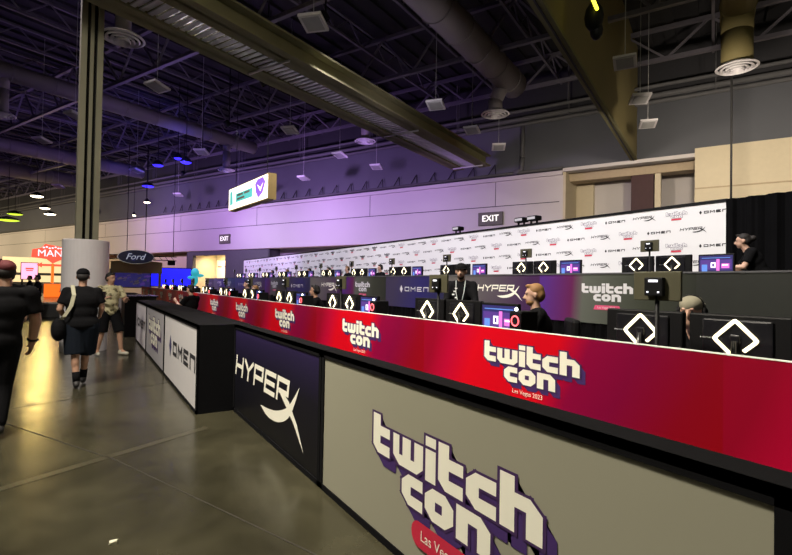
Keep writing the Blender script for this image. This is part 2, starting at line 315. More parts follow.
for z in (5.95,): mb.use('wall_dark').box((6.6, B0-.015, z), (120, B0+.01, z+.035), h2w)
for a in (10.0, 18.5, 29.2, 39, 52, 66): mb.use('grey_portal').box((a, B0-.01, 5.98), (a+.03, B0+.01, 7.5), h2w)
mb.use('wall_light').box((6.42, B0-.18, 7.3), (120, B0+.1, 7.5), h2w)
struct(mb, 'wall_band')
mb = MB().use('wall_light').box((6.42, B0+1.1, 0), (27.8, B0+1.3, 4.3), h2w); mb.use('wall_cream').box((38, B0+1.1, 0), (60, B0+1.3, 4.3), h2w); struct(mb, 'wall_lower')
mb = MB().use('wall_cream').box((60, B0+7, 0), (120, B0+7.3, 4.3), h2w); struct(mb, 'wall_alcove')
mb = MB().use('wall_light').box((.75, B0+2.6, 0), (6.5, B0+2.8, 7.6), h2w); mb.use('wall_cream').box((6.3, B0+.02, 0), (6.42, B0+2.7, 7.5), h2w)
mb.use('wall_cream').box((5.42, B0+2.3, 0), (6.4, B0+2.62, 7.5), h2w)
mb.use('wall_brown').box((2.45, B0+.9, 0), (3.42, B0+1.5, 7.2), h2w)
mb.use('wall_cream').box((2.15, B0+.9, 0), (2.40, B0+1.3, 7.2), h2w)
mb.use('wall_tan').box((.75, B0+.8, 7.1), (6.42, B0+1.6, 7.62), h2w)
mb.use('wall_cream').box((-30, B0-.2, 0), (.75, B0+.4, 7.8), h2w); mb.use('wall_tan').box((-30, B0-.23, 6.0), (.75, B0-.19, 6.06), h2w); struct(mb, 'wall_recess')
mb = MB().use('wall_upper').box((-30, B0+.1, 7.5), (120, B0+.5, 10.6), h2w); mb.use('wall_dark').box((-30, B0+.1, 10.6), (120, B0+.5, 13.2), h2w)
mb.use('wall_light').box((-30, B0-.12, 7.45), (6.42, B0+.45, 7.62), h2w)
struct(mb, 'wall_upper')
# doorway
mb = MB().use('grey_portal'); mb.box((27.8, B0+.1, 0), (33.0, B0+.4, 4.2), h2w).box((37.3, B0+.1, 0), (38.2, B0+.4, 4.2), h2w).box((33, B0+.1, 3.8), (37.3, B0+.4, 4.2), h2w).box((27.8, B0+.1, 0), (28, B0+1.3, 4.2), h2w).box((38, B0+.1, 0), (38.2, B0+1.3, 4.2), h2w); struct(mb, 'door_1')
mb = MB().use('wall_cream').box((32.5, B0+2.4, 0), (38.5, B0+2.6, 4.1), h2w).box((32.8, B0+.4, 0), (33, B0+2.5, 4.1), h2w).box((37.3, B0+.4, 0), (37.5, B0+2.5, 4.1), h2w).box((32.8, B0+.4, 4.0), (37.5, B0+2.5, 4.1), h2w); struct(mb, 'wall_passage')
t = thing('passage_light', 'lit ceiling strip inside the bright doorway', 'light', h2w((35.1, B0+1.3, 3.95)))
part(MB().use('scr_white').box((33.4, B0+1.1, 3.9), (36.9, B0+1.4, 3.94), h2w), 'diffuser', t); part(MB().use('silver').box((33.3, B0+1.0, 3.94), (37.0, B0+1.5, 4.0), h2w), 'frame', t)
area(h2w((35.1, B0+1.2, 3.8)), h2w((35.1, B0+2.0, 0)), (3, .5), 160, (1, .82, .5))
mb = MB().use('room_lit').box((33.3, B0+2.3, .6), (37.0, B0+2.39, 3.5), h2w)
F = lambda u, v, d: h2w((35.2-u, B0+2.28-d, 2.9+v)); mb.use('print_red')
for k in range(4): mb.poly(F, [(-1.7+k*.95, 0), (-1.7+k*.95, .1), (-1.1+k*.95, .1), (-1.1+k*.95, 0)], .002)
tag(build(mb, 'menu_board'), 'pale lit board with a row of red print inside the doorway', 'board')
# other enclosing walls
mb = MB().use('wall_dark').box((120, -40, 0), (120.5, 40, 13.2), h2w); struct(mb, 'wall_left')
mb = MB().use('wall_dark').box((-30.5, -40, 0), (-30, 26, 13.2), h2w); struct(mb, 'wall_right')
mb = MB().use('wall_dark').box((-30, -40.5, 0), (120, -40, 13.2), h2w); struct(mb, 'wall_rear')
mb = MB().use('deck').box((-31, -41, 12.9), (121, 34, 13.2), h2w)
for k in range(140): mb.box((-30+k*.9, 4, 12.78), (-30+k*.9+.4, 25, 12.9), h2w)
struct(mb, 'ceiling')

# roof steel
def truss(p0, p1, top, bot, step, w, mb):
    p0 = V(p0); p1 = V(p1); L = (p1-p0).length; n = int(L/step)
    g = lambda t, z: h2w((p0.x+(p1.x-p0.x)*t, p0.y+(p1.y-p0.y)*t, z))
    mb.bar(g(0, top), g(1, top), w); mb.bar(g(0, bot), g(1, bot), w)
    for i in range(n):
        a, c, b = i/n, (i+.5)/n, (i+1)/n; mb.bar(g(a, top), g(c, bot), w*.55); mb.bar(g(c, bot), g(b, top), w*.55)
for b in (5.5, 11.5, 17.5, 22.8):
    mb = MB().use('steel'); truss((-12, b, 0), (110, b, 0), 12.5, 10.7 if b != 22.8 else 11.2, 3.0, .16, mb)
    tag(build(mb, 'roof_truss', off=h2w((14, b, 12.5))), {5.5: 'deep dark steel roof truss nearest overhead, running across the hall', 11.5: 'second deep steel roof truss from the camera, across the hall', 17.5: 'third deep steel roof truss, beyond the two overhead', 22.8: 'shallow roof truss just before the pale hall wall'}[b], 'truss', 'deep roof trusses')
j0 = None
for k in range(30):
    a = -9.5+3.2*k
    if j0 is None:
        mb = MB().use('steel'); truss((0, 3, 0), (0, 24.8, 0), 12.7, 11.9, 1.8, .10, mb); j0 = build(mb, 'roof_joist'); j0.location = h2w((a, 0, 0)); tag(j0, 'slim open web steel joist under the dark roof deck', 'joist', 'slim joists under the roof deck')
    else: o = j0.copy(); C.objects.link(o); o.location = h2w((a, 0, 0))
for i, (z, b, r) in enumerate(((9.95, 24.2, .09), (10.3, 24.4, .12), (10.62, 24.1, .08))):
    mb = MB().use('pipe').cyl(h2w((-20, b, z)), h2w((100, b, z)), r, n=10)
    for k in range(20): mb.bar(h2w((-18+6*k, b, z)), h2w((-18+6*k, b, 12.8)), .03)
    tag(build(mb, 'ceiling_pipe', off=h2w((5, b, z))), ['lowest of the three horizontal pipes high along the hall wall', 'middle and thickest of the three horizontal pipes high along the hall wall', 'topmost of the three horizontal pipes high along the hall wall'][i], 'pipe', 'pipes high on the hall wall')
mb = MB().use('pipe').cyl(h2w((6.4, B0-.25, 7.62)), h2w((100, B0-.25, 7.62)), .07); mb.tube([h2w((8.9, B0-.25, 7.62)), h2w((8.5, B0-.25, 7.75)), h2w((8.45, B0-.25, 8.4)), h2w((8.45, B0-.25, 10.2))], .12)
tag(build(mb, 'conduit', off=h2w((20, B0-.3, 7.6))), 'grey conduit along the ledge atop the pale hall wall', 'pipe')
mb = MB().use('cable_dark')
for k in range(26):
    a = 10.5+k*1.25; mb.tube([h2w((a, B0-.02, 7.66)), h2w((a-.45, B0-.05, 8.25)), h2w((a-.5, B0-.05, 7.72))], .025, n=5)
tag(build(mb, 'cable_brackets', off=h2w((20, B0, 7.6))), 'row of thin black bent brackets standing on the wall ledge', 'bracket')

# girders
mb = MB().use('olive')
def ibeam(mb, a0, a1, z, h, b0=3, b1=22.7):
    c = (a0+a1)/2; mb.box((a0, b0, z), (a1, b1, z+.06), h2w).box((c-.03, b0, z), (c+.03, b1, z+h), h2w).box((a0, b0, z+h), (a1, b1, z+h+.06), h2w)
t = thing('roof_girder', 'pair of olive steel girders with silver corrugated deck between, crossing overhead', 'girder', h2w((10.4, 14, 7.6)))
mb = MB().use('olive'); ibeam(mb, 10.82, 11.37, 7.6, .5); part(mb, 'girder_beam', t)
mb = MB().use('olive'); ibeam(mb, 9.37, 9.98, 7.6, .5); part(mb, 'girder_beam', t)
mb = MB().use('silver')
for k in range(98):
    b = 3.0+k*.2; mb.box((9.96, b, 7.67), (10.85, b+.1, 7.70), h2w); mb.box((9.96, b+.1, 7.73), (10.85, b+.2, 7.76), h2w); mb.box((9.96, b+.09, 7.67), (10.85, b+.11, 7.76), h2w)
part(mb, 'corrugated_deck', t)
for b in (9.2, 16, 22.2): part(MB().use('vent_white').cyl(h2w((9.6, b, 7.58)), h2w((11.2, b, 7.58)), .035), 'cross_tube', t)
mb = MB().use('olive_wall').box((3.07, 0, 7.7), (3.27, 24.99, 12.9), h2w)
mb.use('olive').box((3.05, 0, 7.6), (3.32, 24.99, 7.7), h2w); mb.use('wall_dark').box((3.16, 0, 7.58), (3.21, 24.99, 7.61), h2w)
struct(mb, 'wall_bulkhead')
# column with round cover
cx, cy = -.03, 13.0
t = thing('steel_column', 'tall olive steel column rising from a round white wrap to the roof girders', 'column', (cx, cy, 0))
mb = MB().use('column'); T = lambda p: V((cx, cy, 0))+Matrix.Rotation(radians(6), 3, 'Z') @ V(p)
mb.box((-.215, -.16, 0), (-.10, .16, 12.8), T).box((.10, -.16, 0), (.215, .16, 12.8), T).use('black').box((-.1, -.05, 0), (.1, .05, 12.8), T).use('column').box((-.035, -.12, 0), (.035, .12, 12.8), T)  # web coloured black to put in the shade of the grooves
part(mb, 'shaft', t)
mb = MB().use('cover').lathe((cx, cy, 0), [(.30, 2.47), (.445, 2.47), (.455, 2.455), (.455, 0), (.44, 0)], 40); part(mb, 'round_cover', t, 'plain white cylindrical wrap around the column foot')

# ducts and diffusers
def diffuser(mb, c, r):
    mb.use('vent_white')
    for k, q in enumerate((1, .78, .56, .36)):
        mb.lathe(c, [(r*q, -.02-.03*k), (r*q*.90, -.05-.03*k), (r*(q-.13), .02), (r*(q-.1), .04), (r*q, -.02-.03*k)], 28)
    mb.use('wall_dark').lathe(c, [(0.001, .03), (r*.9, .045)], 24)
def duct(label, a, z, r, b0, b1, drops, mt='duct', dr=.3):
    t = thing('air_duct', label, 'duct', h2w((a, (b0+b1)/2, z)))
    mb = MB().use(mt).cyl(h2w((a, b0, z)), h2w((a, b1, z)), r, n=28)
    for k in range(int((b1-b0)/1.6)): mb.ring(h2w((a, b0+.8+1.6*k, z)), r*1.01, .025, HN, n=28, k=4)
    part(mb, 'duct_body', t)
    for (da, db, dz, rr) in drops:
        part(MB().use(mt).cyl(h2w((a, db, z-.1)), h2w((da, db, z-r-.35)), dr, n=20).cyl(h2w((da, db, z-r-.35)), h2w((da, db, dz+.05)), dr, n=20), 'drop_pipe', t)
        m2 = MB(); diffuser(m2, h2w((da, db, dz)), rr); part(m2, 'diffuser', t)
duct('large grey round duct in the upper middle, ending in a drop with a ring diffuser', 7.45, 10.5, .56, 3, 20.6, [(7.9, 19.55, 9, .6)])
duct('dark duct left of the big girder pair, with two ring diffusers below it', 15.15, 11.6, .24, 5, 21, [(15.17, 7.65, 9, .62), (15.12, 19.9, 9, .55)], dr=.22)
duct('long violet-lit duct crossing behind the column, with ring diffusers at left', 25, 10.3, .38, 4, 21, [(25, 18.94, 8.45, .5), (25.1, 7.8, 8.45, .5)], 'duct', .22)
duct('dark duct right of the olive bulkhead with a wide ring diffuser', -.6, 11.0, .5, 4, 20.5, [(-.58, 19.45, 9, .62)], 'olive_wall', .45)
duct('far violet duct low in the roof at the left edge', 40, 10.6, .5, 4, 22, [], 'duct')
duct('farthest duct crossing the roof at the left edge', 50, 10.8, .6, 4, 22, [], 'duct')
# hanging pendant panels, unlit
p0 = None
PEND = [(8.27, 8.7), (8.3, 15.0), (8.35, 18.2), (8.3, 21.0), (2.15, 14.86), (2.13, 18.0), (2.19, 20.9), (15.4, 8.9), (14.9, 14.4), (15.6, 18.46), (15.4, 21.3), (20.9, 8.8), (20.9, 21.4), (26.0, 9.6), (21.2, 14.6), (28.2, 15.2), (33, 9), (33, 15), (33.2, 21), (28.3, 22.5), (37.6, 9), (37.8, 15), (45, 12), (45, 20), (52, 10)]
names = {0: 'hanging white panel at top of view, left of the big grey duct', 1: 'hanging white panel below the roof truss, left of the duct end', 2: 'hanging white panel beside the small red light', 3: 'hanging white panel just right of the girder end', 4: 'topmost of the three hanging panels right of the olive bulkhead', 5: 'middle of the three hanging panels right of the olive bulkhead', 6: 'lowest of the three hanging panels right of the olive bulkhead', 7: 'hanging panel between column and girders, below the large ring diffuser', 8: 'hanging panel left of the girders, above the lightbox sign', 9: 'small hanging panel in front of the violet upper wall, under the girders', 10: 'small hanging panel before the upper wall, close to the girder end'}
for i, (a, b) in enumerate(PEND):
    lab = names.get(i, 'small pale panel hanging among the violet roof steel at left'); g = 'hanging ceiling panels' if i in names else 'hanging panels in the violet left part of the roof'
    if p0 is None:
        p0 = thing('pendant_panel', lab, 'panel', h2w((a, b, 8)), g, rz=-HA+.35)
        Ty = Matrix.Rotation(.22, 3, 'Y')
        lpart(MB().use('vent_white').box((-.3, -.3, -.04), (.3, .3, .04), lambda p: Ty @ V(p), .015).use('cable').box((-.22, -.22, -.055), (.22, .22, -.035), lambda p: Ty @ V(p)), 'panel_face', p0)
        lpart(MB().use('cable').cyl((0, 0, .03), (0, 0, 4.7), .012, n=5), 'cable', p0)
    else: dup(p0, h2w((a, b, 8)), lab, g, -HA+.35+random.uniform(-.3, .3))
# lightbox sign hung from the roof
A_ = P(229, 201.5, 22); B_ = P(268, 184.5, 18.5); A_.z = B_.z = (A_.z+B_.z)/2; ux = (B_-A_); SL = ux.length; ux.normalize(); nx = V((-ux.y, ux.x, 0)); nx = nx if nx.dot(V((0, 0, 0))-A_) > 0 else -nx
SF = lambda u, v, d: A_+ux*(u+SL/2)+V((0, 0, v))+nx*d
t = thing('hanging_sign', 'lit white and teal box sign with a violet emblem, hung above the hall wall', 'sign', A_+ux*SL/2)
ST = lambda p: SF(p[0], p[1], p[2])
part(MB().use('tan').box((-SL/2, -.5, -.32), (SL/2+.05, .5, 0), ST), 'sign_box', t)
part(MB().use('sign_lit').box((-SL/2+.05, -.46, 0), (SL/2-.02, .46, .02), ST), 'lit_face', t)
mb = MB().use('sign_teal').poly(SF, [(-SL*.28, -.22), (-SL*.28, .16), (SL*.16, .16), (SL*.16, -.22)], .03); mb.poly(SF, [(-SL*.45, -.3), (-SL*.45, .3), (-SL*.38, .36), (-SL*.36, -.24)], .03)
mb.use('sign_violet').poly(SF, [(SL*.22, .25), (SL*.28, .4), (SL*.40, .42), (SL*.46, .2), (SL*.40, -.2), (SL*.3, -.36), (SL*.24, -.1)], .03); mb.use('sign_lit').poly(SF, [(SL*.27, .2), (SL*.35, .02), (SL*.41, .2), (SL*.35, -.12)], .035)
mb.use('print_white'); [mb.poly(SF, [(u0, v0), (u0, v0+.09), (u0+w_, v0+.09), (u0+w_, v0)], .035) for u0, v0, w_ in ((-SL*.24, .02, SL*.16), (-SL*.05, .02, SL*.14), (-SL*.24, -.14, SL*.2))]
part(mb, 'sign_print', t)
part(MB().use('cable_dark').cyl(SF(-SL*.4, .5, -.15), SF(-SL*.4, 7.0, -.15), .015, n=5).cyl(SF(SL*.4, .5, -.15), SF(SL*.4, 7.0, -.15), .015, n=5), 'cable', t)
# exit signs
def exit_sign(a, z, w, h, lab):
    t = thing('exit_sign', lab, 'sign', h2w((a, B0-.1, z))); part(MB().use('exit_plate').box((a-w/2, B0-.12, z-h/2), (a+w/2, B0, z+h/2), h2w, .02), 'plate', t)
    F = lambda u, v, d: h2w((a-u, B0-.125-d, z+v)); mb = MB().use('exit_letters')
    mb_ = h*.5; text(mb, F, 'EXIT', 0, 0, mb_*.95, .004); text(mb, F, 'EXIT', .02, .01, mb_*.95, .003); part(mb, 'lettering', t)
exit_sign(10.26, 5.31, 1.42, .72, 'dark exit sign on the pale wall directly above the logo wall'); exit_sign(32.9, 5.06, 1.3, .75, 'dark exit sign above the bright doorway at left')
# ceiling lamps and accents
tag(build(MB().use('tube_yellow').tube([P(592, -3, 11), P(594, 2, 11), P(597, 9, 11.2)], .04), 'yellow_tube_light'), 'short bright yellow tube light on the olive bulkhead at the top edge', 'light')
p = P(472, 131, 21); t = thing('red_light', 'small red lamp box beside a hanging panel near the girder end', 'light', p)
part(MB().use('black').box(p-V((.2, .2, .05)), p+V((.2, .2, .25)), None, .02).cyl(p+V((0, 0, .2)), (p.x, p.y, 12.8), .02, n=5), 'housing', t); part(MB().use('lamp_red').ball(p-V((.1, .15, .02)), .13), 'lens', t)
p = P(594, 17, 11.4); mb = MB().use('black').ball(p, (.22, .22, .35)).ball(p+V((.1, 0, -.3)), (.15, .15, .22)); mb.use('cable').tube([p+V((.1, 0, -.2)), p+V((.2, 0, .0)), p+V((.2, 0, .25))], .03); tag(build(mb, 'bulkhead_bracket'), 'dark lump of gear bracketed to the olive bulkhead near the top', 'bracket')
for i, (x, y, Z, k, r) in enumerate([(37, 196, 36, 'lamp_warm', .42), (45, 208, 42, 'lamp_warm', .38), (50, 214, 48, 'lamp_warm', .5), (78, 202, 34, 'lamp_warm', .16), (147, 202, 40, 'lamp_warm', .24), (134, 215, 44, 'lamp_warm', .15), (8, 220, 40, 'lamp_green', .8), (15, 214, 44, 'lamp_green', .6), (186, 162, 26, 'blue_patch_glow', .28), (158, 165, 28, 'blue_patch_glow', .3), (178, 158, 27, 'blue_patch_glow', .22), (148, 186, 36, 'blue_patch_glow', .42)]):  # the blue ones are added, imitating blue-lit patches of the roof
    p = P(x, y, Z); lab = {'lamp_warm': 'bright high bay lamp in the far left roof', 'lamp_green': 'yellow-green glowing lamp far off at the left edge', 'blue_patch_glow': 'added blue glow standing in for a blue-lit patch of roof steel'}[k]
    t = thing('ceiling_lamp', lab, 'lamp', p, {'lamp_warm': 'bright lamps in the far roof', 'lamp_green': 'yellow green lamps at the left edge', 'blue_patch_glow': 'added blue glows in the roof steel'}[k])
    part(MB().use('black').lathe(p, [(r*.2, .3), (r*.8, .15), (r*1.05, .0), (r*1.0, -.02)], 16), 'shade', t); part(MB().use(k).ball(p, (r, r*.9, .12), n=14), 'bulb', t)
    part(MB().use('cable_dark').cyl(p+V((0, 0, .28)), (p.x, p.y, 12.7), .02, n=5), 'cable', t)
for x, y, Z in ((37, 196, 36), (45, 208, 42), (50, 214, 48)):
    q = P(x, y, Z); spot(q-V((0, 0, .3)), (q.x*.6, q.y*.6, 0), 330, (1, .70, .20), 100, .4)
spot(P(172, 175, 24), P(172, 150, 30), 900, (.12, .1, 1), 70); spot(P(148, 205, 34), P(145, 180, 40), 900, (.15, .12, 1), 60)
t = thing('hanging_rope', 'thin dark line hanging straight down in front of the right wall', 'rope', onp := h2w((-.35, 19.0, 4)))
part(MB().use('cable_dark').cyl(P(731, 202, 17), (P(731, 202, 17).x, P(731, 202, 17).y, 12.8), .035, n=6), 'line', t)
# black lamp housings added around the stage wash lights
s0 = None
for y in STAGE_Y:
    q = (5.25, y+1.5, 8.6); lab = 'added black housing for a wash light, hung high over the gaming stage'
    if s0 is None:
        s0 = thing('wash_light_housing', lab, 'light', q, 'added wash light housings over the desks'); d = V((4.7, 0, -6.4)).normalized()
        lpart(MB().use('black').lathe(-d*.5, [(.001, .2), (.13, .21), (.17, .3), (.19, .46), (.18, .46), (.15, .3)], 20, d), 'housing', s0); lpart(MB().use('black').cyl((0, 0, .2), (0, 0, 4.2), .025, n=6), 'hanger', s0)
    else: dup(s0, q)

# ------------------------------------------------ stage
mb = MB().use('black_matte').box((3.08, -4, 0), (7.66, 36, .2)); struct(mb, 'floor_riser_front')
mb = MB().use('black_matte').box((7.8, -4, 0), (9.98, 37, .9)); struct(mb, 'floor_riser_back')
# red fascia panels
LY = [2.72 + 2.84*k for k in range(-1, 12)]
band0 = None; ordn = ['nearest', 'second nearest', 'third nearest', 'fourth nearest', 'fifth nearest', 'sixth nearest', 'seventh nearest', 'eighth nearest', 'ninth nearest', 'tenth nearest', 'eleventh nearest', 'twelfth nearest', 'thirteenth nearest']
for i, y in enumerate(LY):
    lab = f'{ordn[i]} red fascia panel with white event logo along the front desks' if i else 'plain dark red end of the fascia at the right edge of view'
    if band0 is None:
        band0 = thing('red_fascia', lab, 'panel', (3, y, 0), 'red fascia panels along the front desks')
        lpart(MB().use(RED).box((0, -1.42, 0), (.05, 1.42, 1.2245)), 'board', band0)
        lpart(MB().use('cover').box((-.002, -1.42, 1.2245), (.05, 1.42, 1.229)), 'edge_strip', band0)
        mb = MB(); F = Tlogo(0, 0, .952, .053); twitchcon(mb, F, ext=(.85, -1.1)); mb.use('print_white'); text(mb, lambda u, v, d: V((-d, -u, .725+v)), 'Las Vegas 2023', 0, 0, .037, .004); lpart(mb, 'event_logo', band0)
    else: dup(band0, (3, y, 0), lab)
# tier fascia
t0 = {}
for i in range(-1, 12):
    y = 5.2+2.98*i; k = i % 3
    lab0 = ['charcoal tier panel with the white event logo', 'charcoal violet tier panel with a white slanted wordmark', 'blue violet tier panel with a white spaced wordmark'][k]
    lab = lab0 + f', {ordn[i+1]} along the raised second row'
    if k not in t0:
        t = thing('tier_fascia', lab, 'panel', (7.7, y, 0), 'panels along the raised second row'); mat_ = TIER[k]
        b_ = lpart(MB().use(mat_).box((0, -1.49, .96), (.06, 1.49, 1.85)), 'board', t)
        lpart(MB().use('grey_portal').box((-.01, -1.49, 1.84), (.07, 1.49, 1.865)), 'top_rail', t)
        mb = MB().use('drape'); n = 60; vs = []
        for j in range(n+1):
            yy = -1.49+2.98*j/n; xx = .02+.02*sin(j*1.3)+.012*sin(j*2.9); vs += [(xx, yy, .2), (xx, yy, .965)]
        mb.add(vs, [(2*j, 2*j+1, 2*j+3, 2*j+2) for j in range(n)]); lpart(mb, 'skirt', t)
        mb = MB()
        if k == 0:
            twitchcon(mb, Tlogo(0, 0, 1.52, .0535), outline=False, shadow=False, face='print_pale'); mb.use('pill_pink'); F = Tstage(0, 0, 0); mb.poly(F, [(-.25, 1.21), (-.22, 1.29), (.25, 1.29), (.28, 1.21)], .004); mb.use('print_pale'); text(mb, F, 'Las Vegas 2023', 0, 1.25, .04, .006)
        elif k == 1: hyperx(mb, Tstage(0, -.32, 1.50, 1), m='print_white', s=.118)
        else: omen(mb, Tstage(0, 0, 1.48, 1), m='print_pale', s=.10)
        lpart(mb, 'lettering', t); t0[k] = t
    else: t = dup(t0[k], (7.7, y, 0), lab)
    if i == -1:
        t['label'] = 'plain charcoal tier panel at the right end of the raised row'; del t0[k]
        for c in list(t.children):
            if c.name.startswith('lettering'): bpy.data.objects.remove(c)
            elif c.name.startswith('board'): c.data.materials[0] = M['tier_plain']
# the right end of the tier: plain black draped flats
mb = MB().use('drape'); n = 160; vs = []
for j in range(n+1):
    yy = -3.9+6.9*j/n*.108/.108*.0+(-3.9 - -3.9) if 0 else -3.9+(4.64-3.98+3.9)*j/n*.0+(-3.9) if 0 else -3.9+4.6*j/n
    xx = 7.7+.03*sin(j*.9); vs += [(xx, yy, .2), (xx, yy, 1.8)]
mb.add(vs, [(2*j, 2*j+1, 2*j+3, 2*j+2) for j in range(n)]); tag(build(mb, 'black_drape', off=(7.7, -1.6, .2)), 'black draped flat closing the raised row at the right edge', 'drape')
# logo wall
mb = MB().use('stage_white').box((10, 4.28, 0), (10.12, 37.2, 3.26)); mb.use('black').box((9.98, 4.28, 3.25), (10.14, 37.2, 3.30))
t = thing('logo_wall', 'long white backdrop wall patterned with small logos behind the stage', 'wall', (10, 20, 0)); part(mb, 'backdrop', t)
mb = MB(); kinds = [0, 1, 2]
for r, z in enumerate((3.09, 2.77, 2.445, 2.12)):
    c = 0
    y = 4.53 if r % 2 == 0 else 4.89
    while y < 36.8:
        k = (c % 3) if r % 2 == 0 else ((c+2) % 3)
        F = Tstage(10, y, z)
        if k == 0 and y > 4.7 or (k == 0 and y > 4.5): omen(mb, F, s=.035, d=.003, w=.42)
        elif k == 1:
            if y < 16: twitchcon(mb, Tlogo(10, y, z+.01, .022), face='stage_white', shadow=False, lay=.0015)
            else: twitchcon(mb, Tlogo(10, y, z+.01, .022), face='print_black', shadow=False, outline=False, lay=.0015)
            mb.use('print_red').poly(F, [(-.1, -.10), (-.1, -.065), (.1, -.065), (.1, -.10)], .005)
        else: hyperx(mb, F, m='print_black', s=.043, simple=True)
        y += .676; c += 1
part(mb, 'logo_print', t)
# black drape at right of the logo wall
mb = MB().use('drape'); n = 220; vs = []
for j in range(n+1):
    yy = -5+9.28*j/n; xx = 9.94+.04*sin(j*.8)+.02*sin(j*1.9); vs += [(xx, yy, 0.0), (xx, yy, 3.28)]
mb.add(vs, [(2*j, 2*j+1, 2*j+3, 2*j+2) for j in range(n)]); tag(build(mb, 'black_drape', off=(9.95, 0, 0)), 'tall black drape continuing the logo wall to the right edge', 'drape')
# floodlights on the wall top
fl0 = None
for y, lab in ((12.1, 'small black floodlight on the logo wall top, left of the exit sign'), (9.4, 'small black floodlight on the logo wall top, right of the exit sign'), (8.95, 'low black floodlight on the wall top, second right of the exit sign')):
    if fl0 is None:
        fl0 = thing('floodlight', lab, 'light', (10.05, y, 3.3), 'floodlights on the logo wall'); lpart(MB().use('black').box((-.12, -.17, .07), (.12, .17, .2), None, .03).cyl((0, -.1, .0), (0, -.1, .1), .03).cyl((0, .1, .0), (0, .1, .1), .03), 'body', fl0); lpart(MB().use('silver').box((-.125, -.13, .1), (-.12, .13, .17)), 'lens', fl0)
    else: dup(fl0, (10.05, y, 3.3), lab)

# ------------------------------------------------ gaming stations
def monitor(lab, loc, grp, text_=True):
    t = thing('gaming_monitor', lab, 'monitor', loc, grp)
    lpart(MB().use('black').box((-.028, -.29, .13), (.028, .29, .50), None, .012).use('black_gloss').box((-.045, -.2, .2), (-.02, .2, .47), None, .015), 'housing', t)
    lpart(MB().use('scr_navy').box((.028, -.275, .15), (.031, .275, .485)), 'screen', t)
    c = .345; R = .118; pts = []
    def corner(cu, cv, a0):
        return [(cu+.02*cos(radians(a0+q)), cv+.02*sin(radians(a0+q))) for q in (-45, -15, 15, 45)]
    pl = corner(0, c+R-.028, 90)[::-1]; pl = [(-.012, c-R+.012)]+[(-.02-0, c-R+.02)]
    ring = [(-.014, c-R*.9), (.0, c-R)] [1:] + [(-R*.93, c-.012), (-R, c), (-R*.93, c+.012)] + [(-.012, c+R*.93), (0, c+R), (.012, c+R*.93)] + [(R*.93, c+.012), (R, c), (R*.93, c-.012)] + [(R*.42, c-R*.58)]
    mb = MB().use('glow_yellow'); mb.tube([V((-.05, -u, v)) for u, v in ring], .0115, n=6); lpart(mb, 'diamond_light', t)
    lpart(MB().use('black_gloss').cyl((-.06, 0, c-.01), (-.085, 0, .03), .018, n=10).box((-.06, -.03, c-.03), (-.03, .03, c+.03), None, .01), 'neck', t)
    lpart(MB().use('black').cyl((-.085, 0, .012), (.08, -.16, .012), .012).cyl((-.085, 0, .012), (.08, .16, .012), .012).cyl((-.085, 0, 0), (-.085, 0, .03), .04), 'foot', t)
    if text_: mb = MB(); omen(mb, lambda u, v, d: V((-.029-d-.017, .215-.0-u, .345+v)) if 0 else V((-.046-d, .165-u, .345+v)), m='print_pale', s=.0062, d=.001); lpart(mb, 'back_lettering', t)
    return t
def display(lab, loc, grp):
    t = thing('display_screen', lab, 'screen', loc, grp)
    lpart(MB().use('black').box((-.02, -.255, .12), (.03, .255, .49), None, .01).box((-.01, -.04, 0), (.02, .04, .14)).box((-.08, -.12, 0), (.1, .12, .015), None, .005), 'frame', t)
    F = lambda u, v, d: V((-.021-d, -u, .31+v)); mb = MB().use('scr_navy').poly(F, [(-.235, -.155), (-.235, .155), (.235, .155), (.235, -.155)], .001)
    q = lambda m_, u0, v0, u1, v1, d=.002: mb.use(m_).poly(F, [(u0, v0), (u0, v1), (u1, v1), (u1, v0)], d)
    q('scr_violet', -.22, -.06, .22, .09); q('scr_blue', -.20, -.10, -.12, .02, .003); q('scr_white', -.07, -.03, .0, .05, .004); q('scr_violet', -.05, -.015, -.02, .035, .005); q('scr_pink', .01, -.08, .055, .1, .004); q('scr_pink', .08, -.04, .19, .03, .003); q('scr_white', .09, .0, .17, .015, .004); q('scr_pink', -.05, -.12, .03, -.10, .003); q('scr_blue', -.2, .115, .2, .125, .003); q('scr_white', -.2, -.14, -.13, -.13, .003)
    lpart(mb, 'picture', t); return t
def tower(lab, loc, grp, cols=('rgb_green', 'rgb_cyan', 'rgb_red')):
    t = thing('computer_tower', lab, 'computer', loc, grp)
    lpart(MB().use('black').box((-.2, -.075, 0), (.02, .075, .43), None, .012).use('black_gloss').box((-.204, -.07, .02), (-.198, .07, .41)), 'case', t)
    for k, c in enumerate(cols): lpart(MB().use(c).ring((-.207, 0, .08+k*.13), .045, .006, V((1, 0, 0)), 18, 5), 'fan_ring', t)
    lpart(MB().use('glow_white').ball((-.17, .02, .445), .018, n=10), 'top_lamp', t)
    return t
def stand(lab, loc, grp, big=1):
    t = thing('camera_stand', lab, 'stand', loc, grp)
    lpart(MB().use('black').cyl((0, 0, 0), (0, 0, 1.34), .014).cyl((0, 0, 0), (0, 0, .02), .045, n=20), 'pole', t)
    lpart(MB().use('stand_lit_tint').box((-.012, -.155, 1.31), (.012, .155, 1.50), None, .006), 'panel', t)  # yellowish light on the dark panel is put into its colour
    lpart(MB().use('black').box((-.05, -.06, 1.34), (-.012, .06, 1.46), None, .006), 'control_box', t)
    lpart(MB().use('scr_white').box((-.053, -.03, 1.43), (-.05, .03, 1.445)).box((-.053, -.04, 1.36), (-.05, -.028, 1.37)).box((-.053, .03, 1.36), (-.05, .042, 1.37)), 'readout', t)
    return t
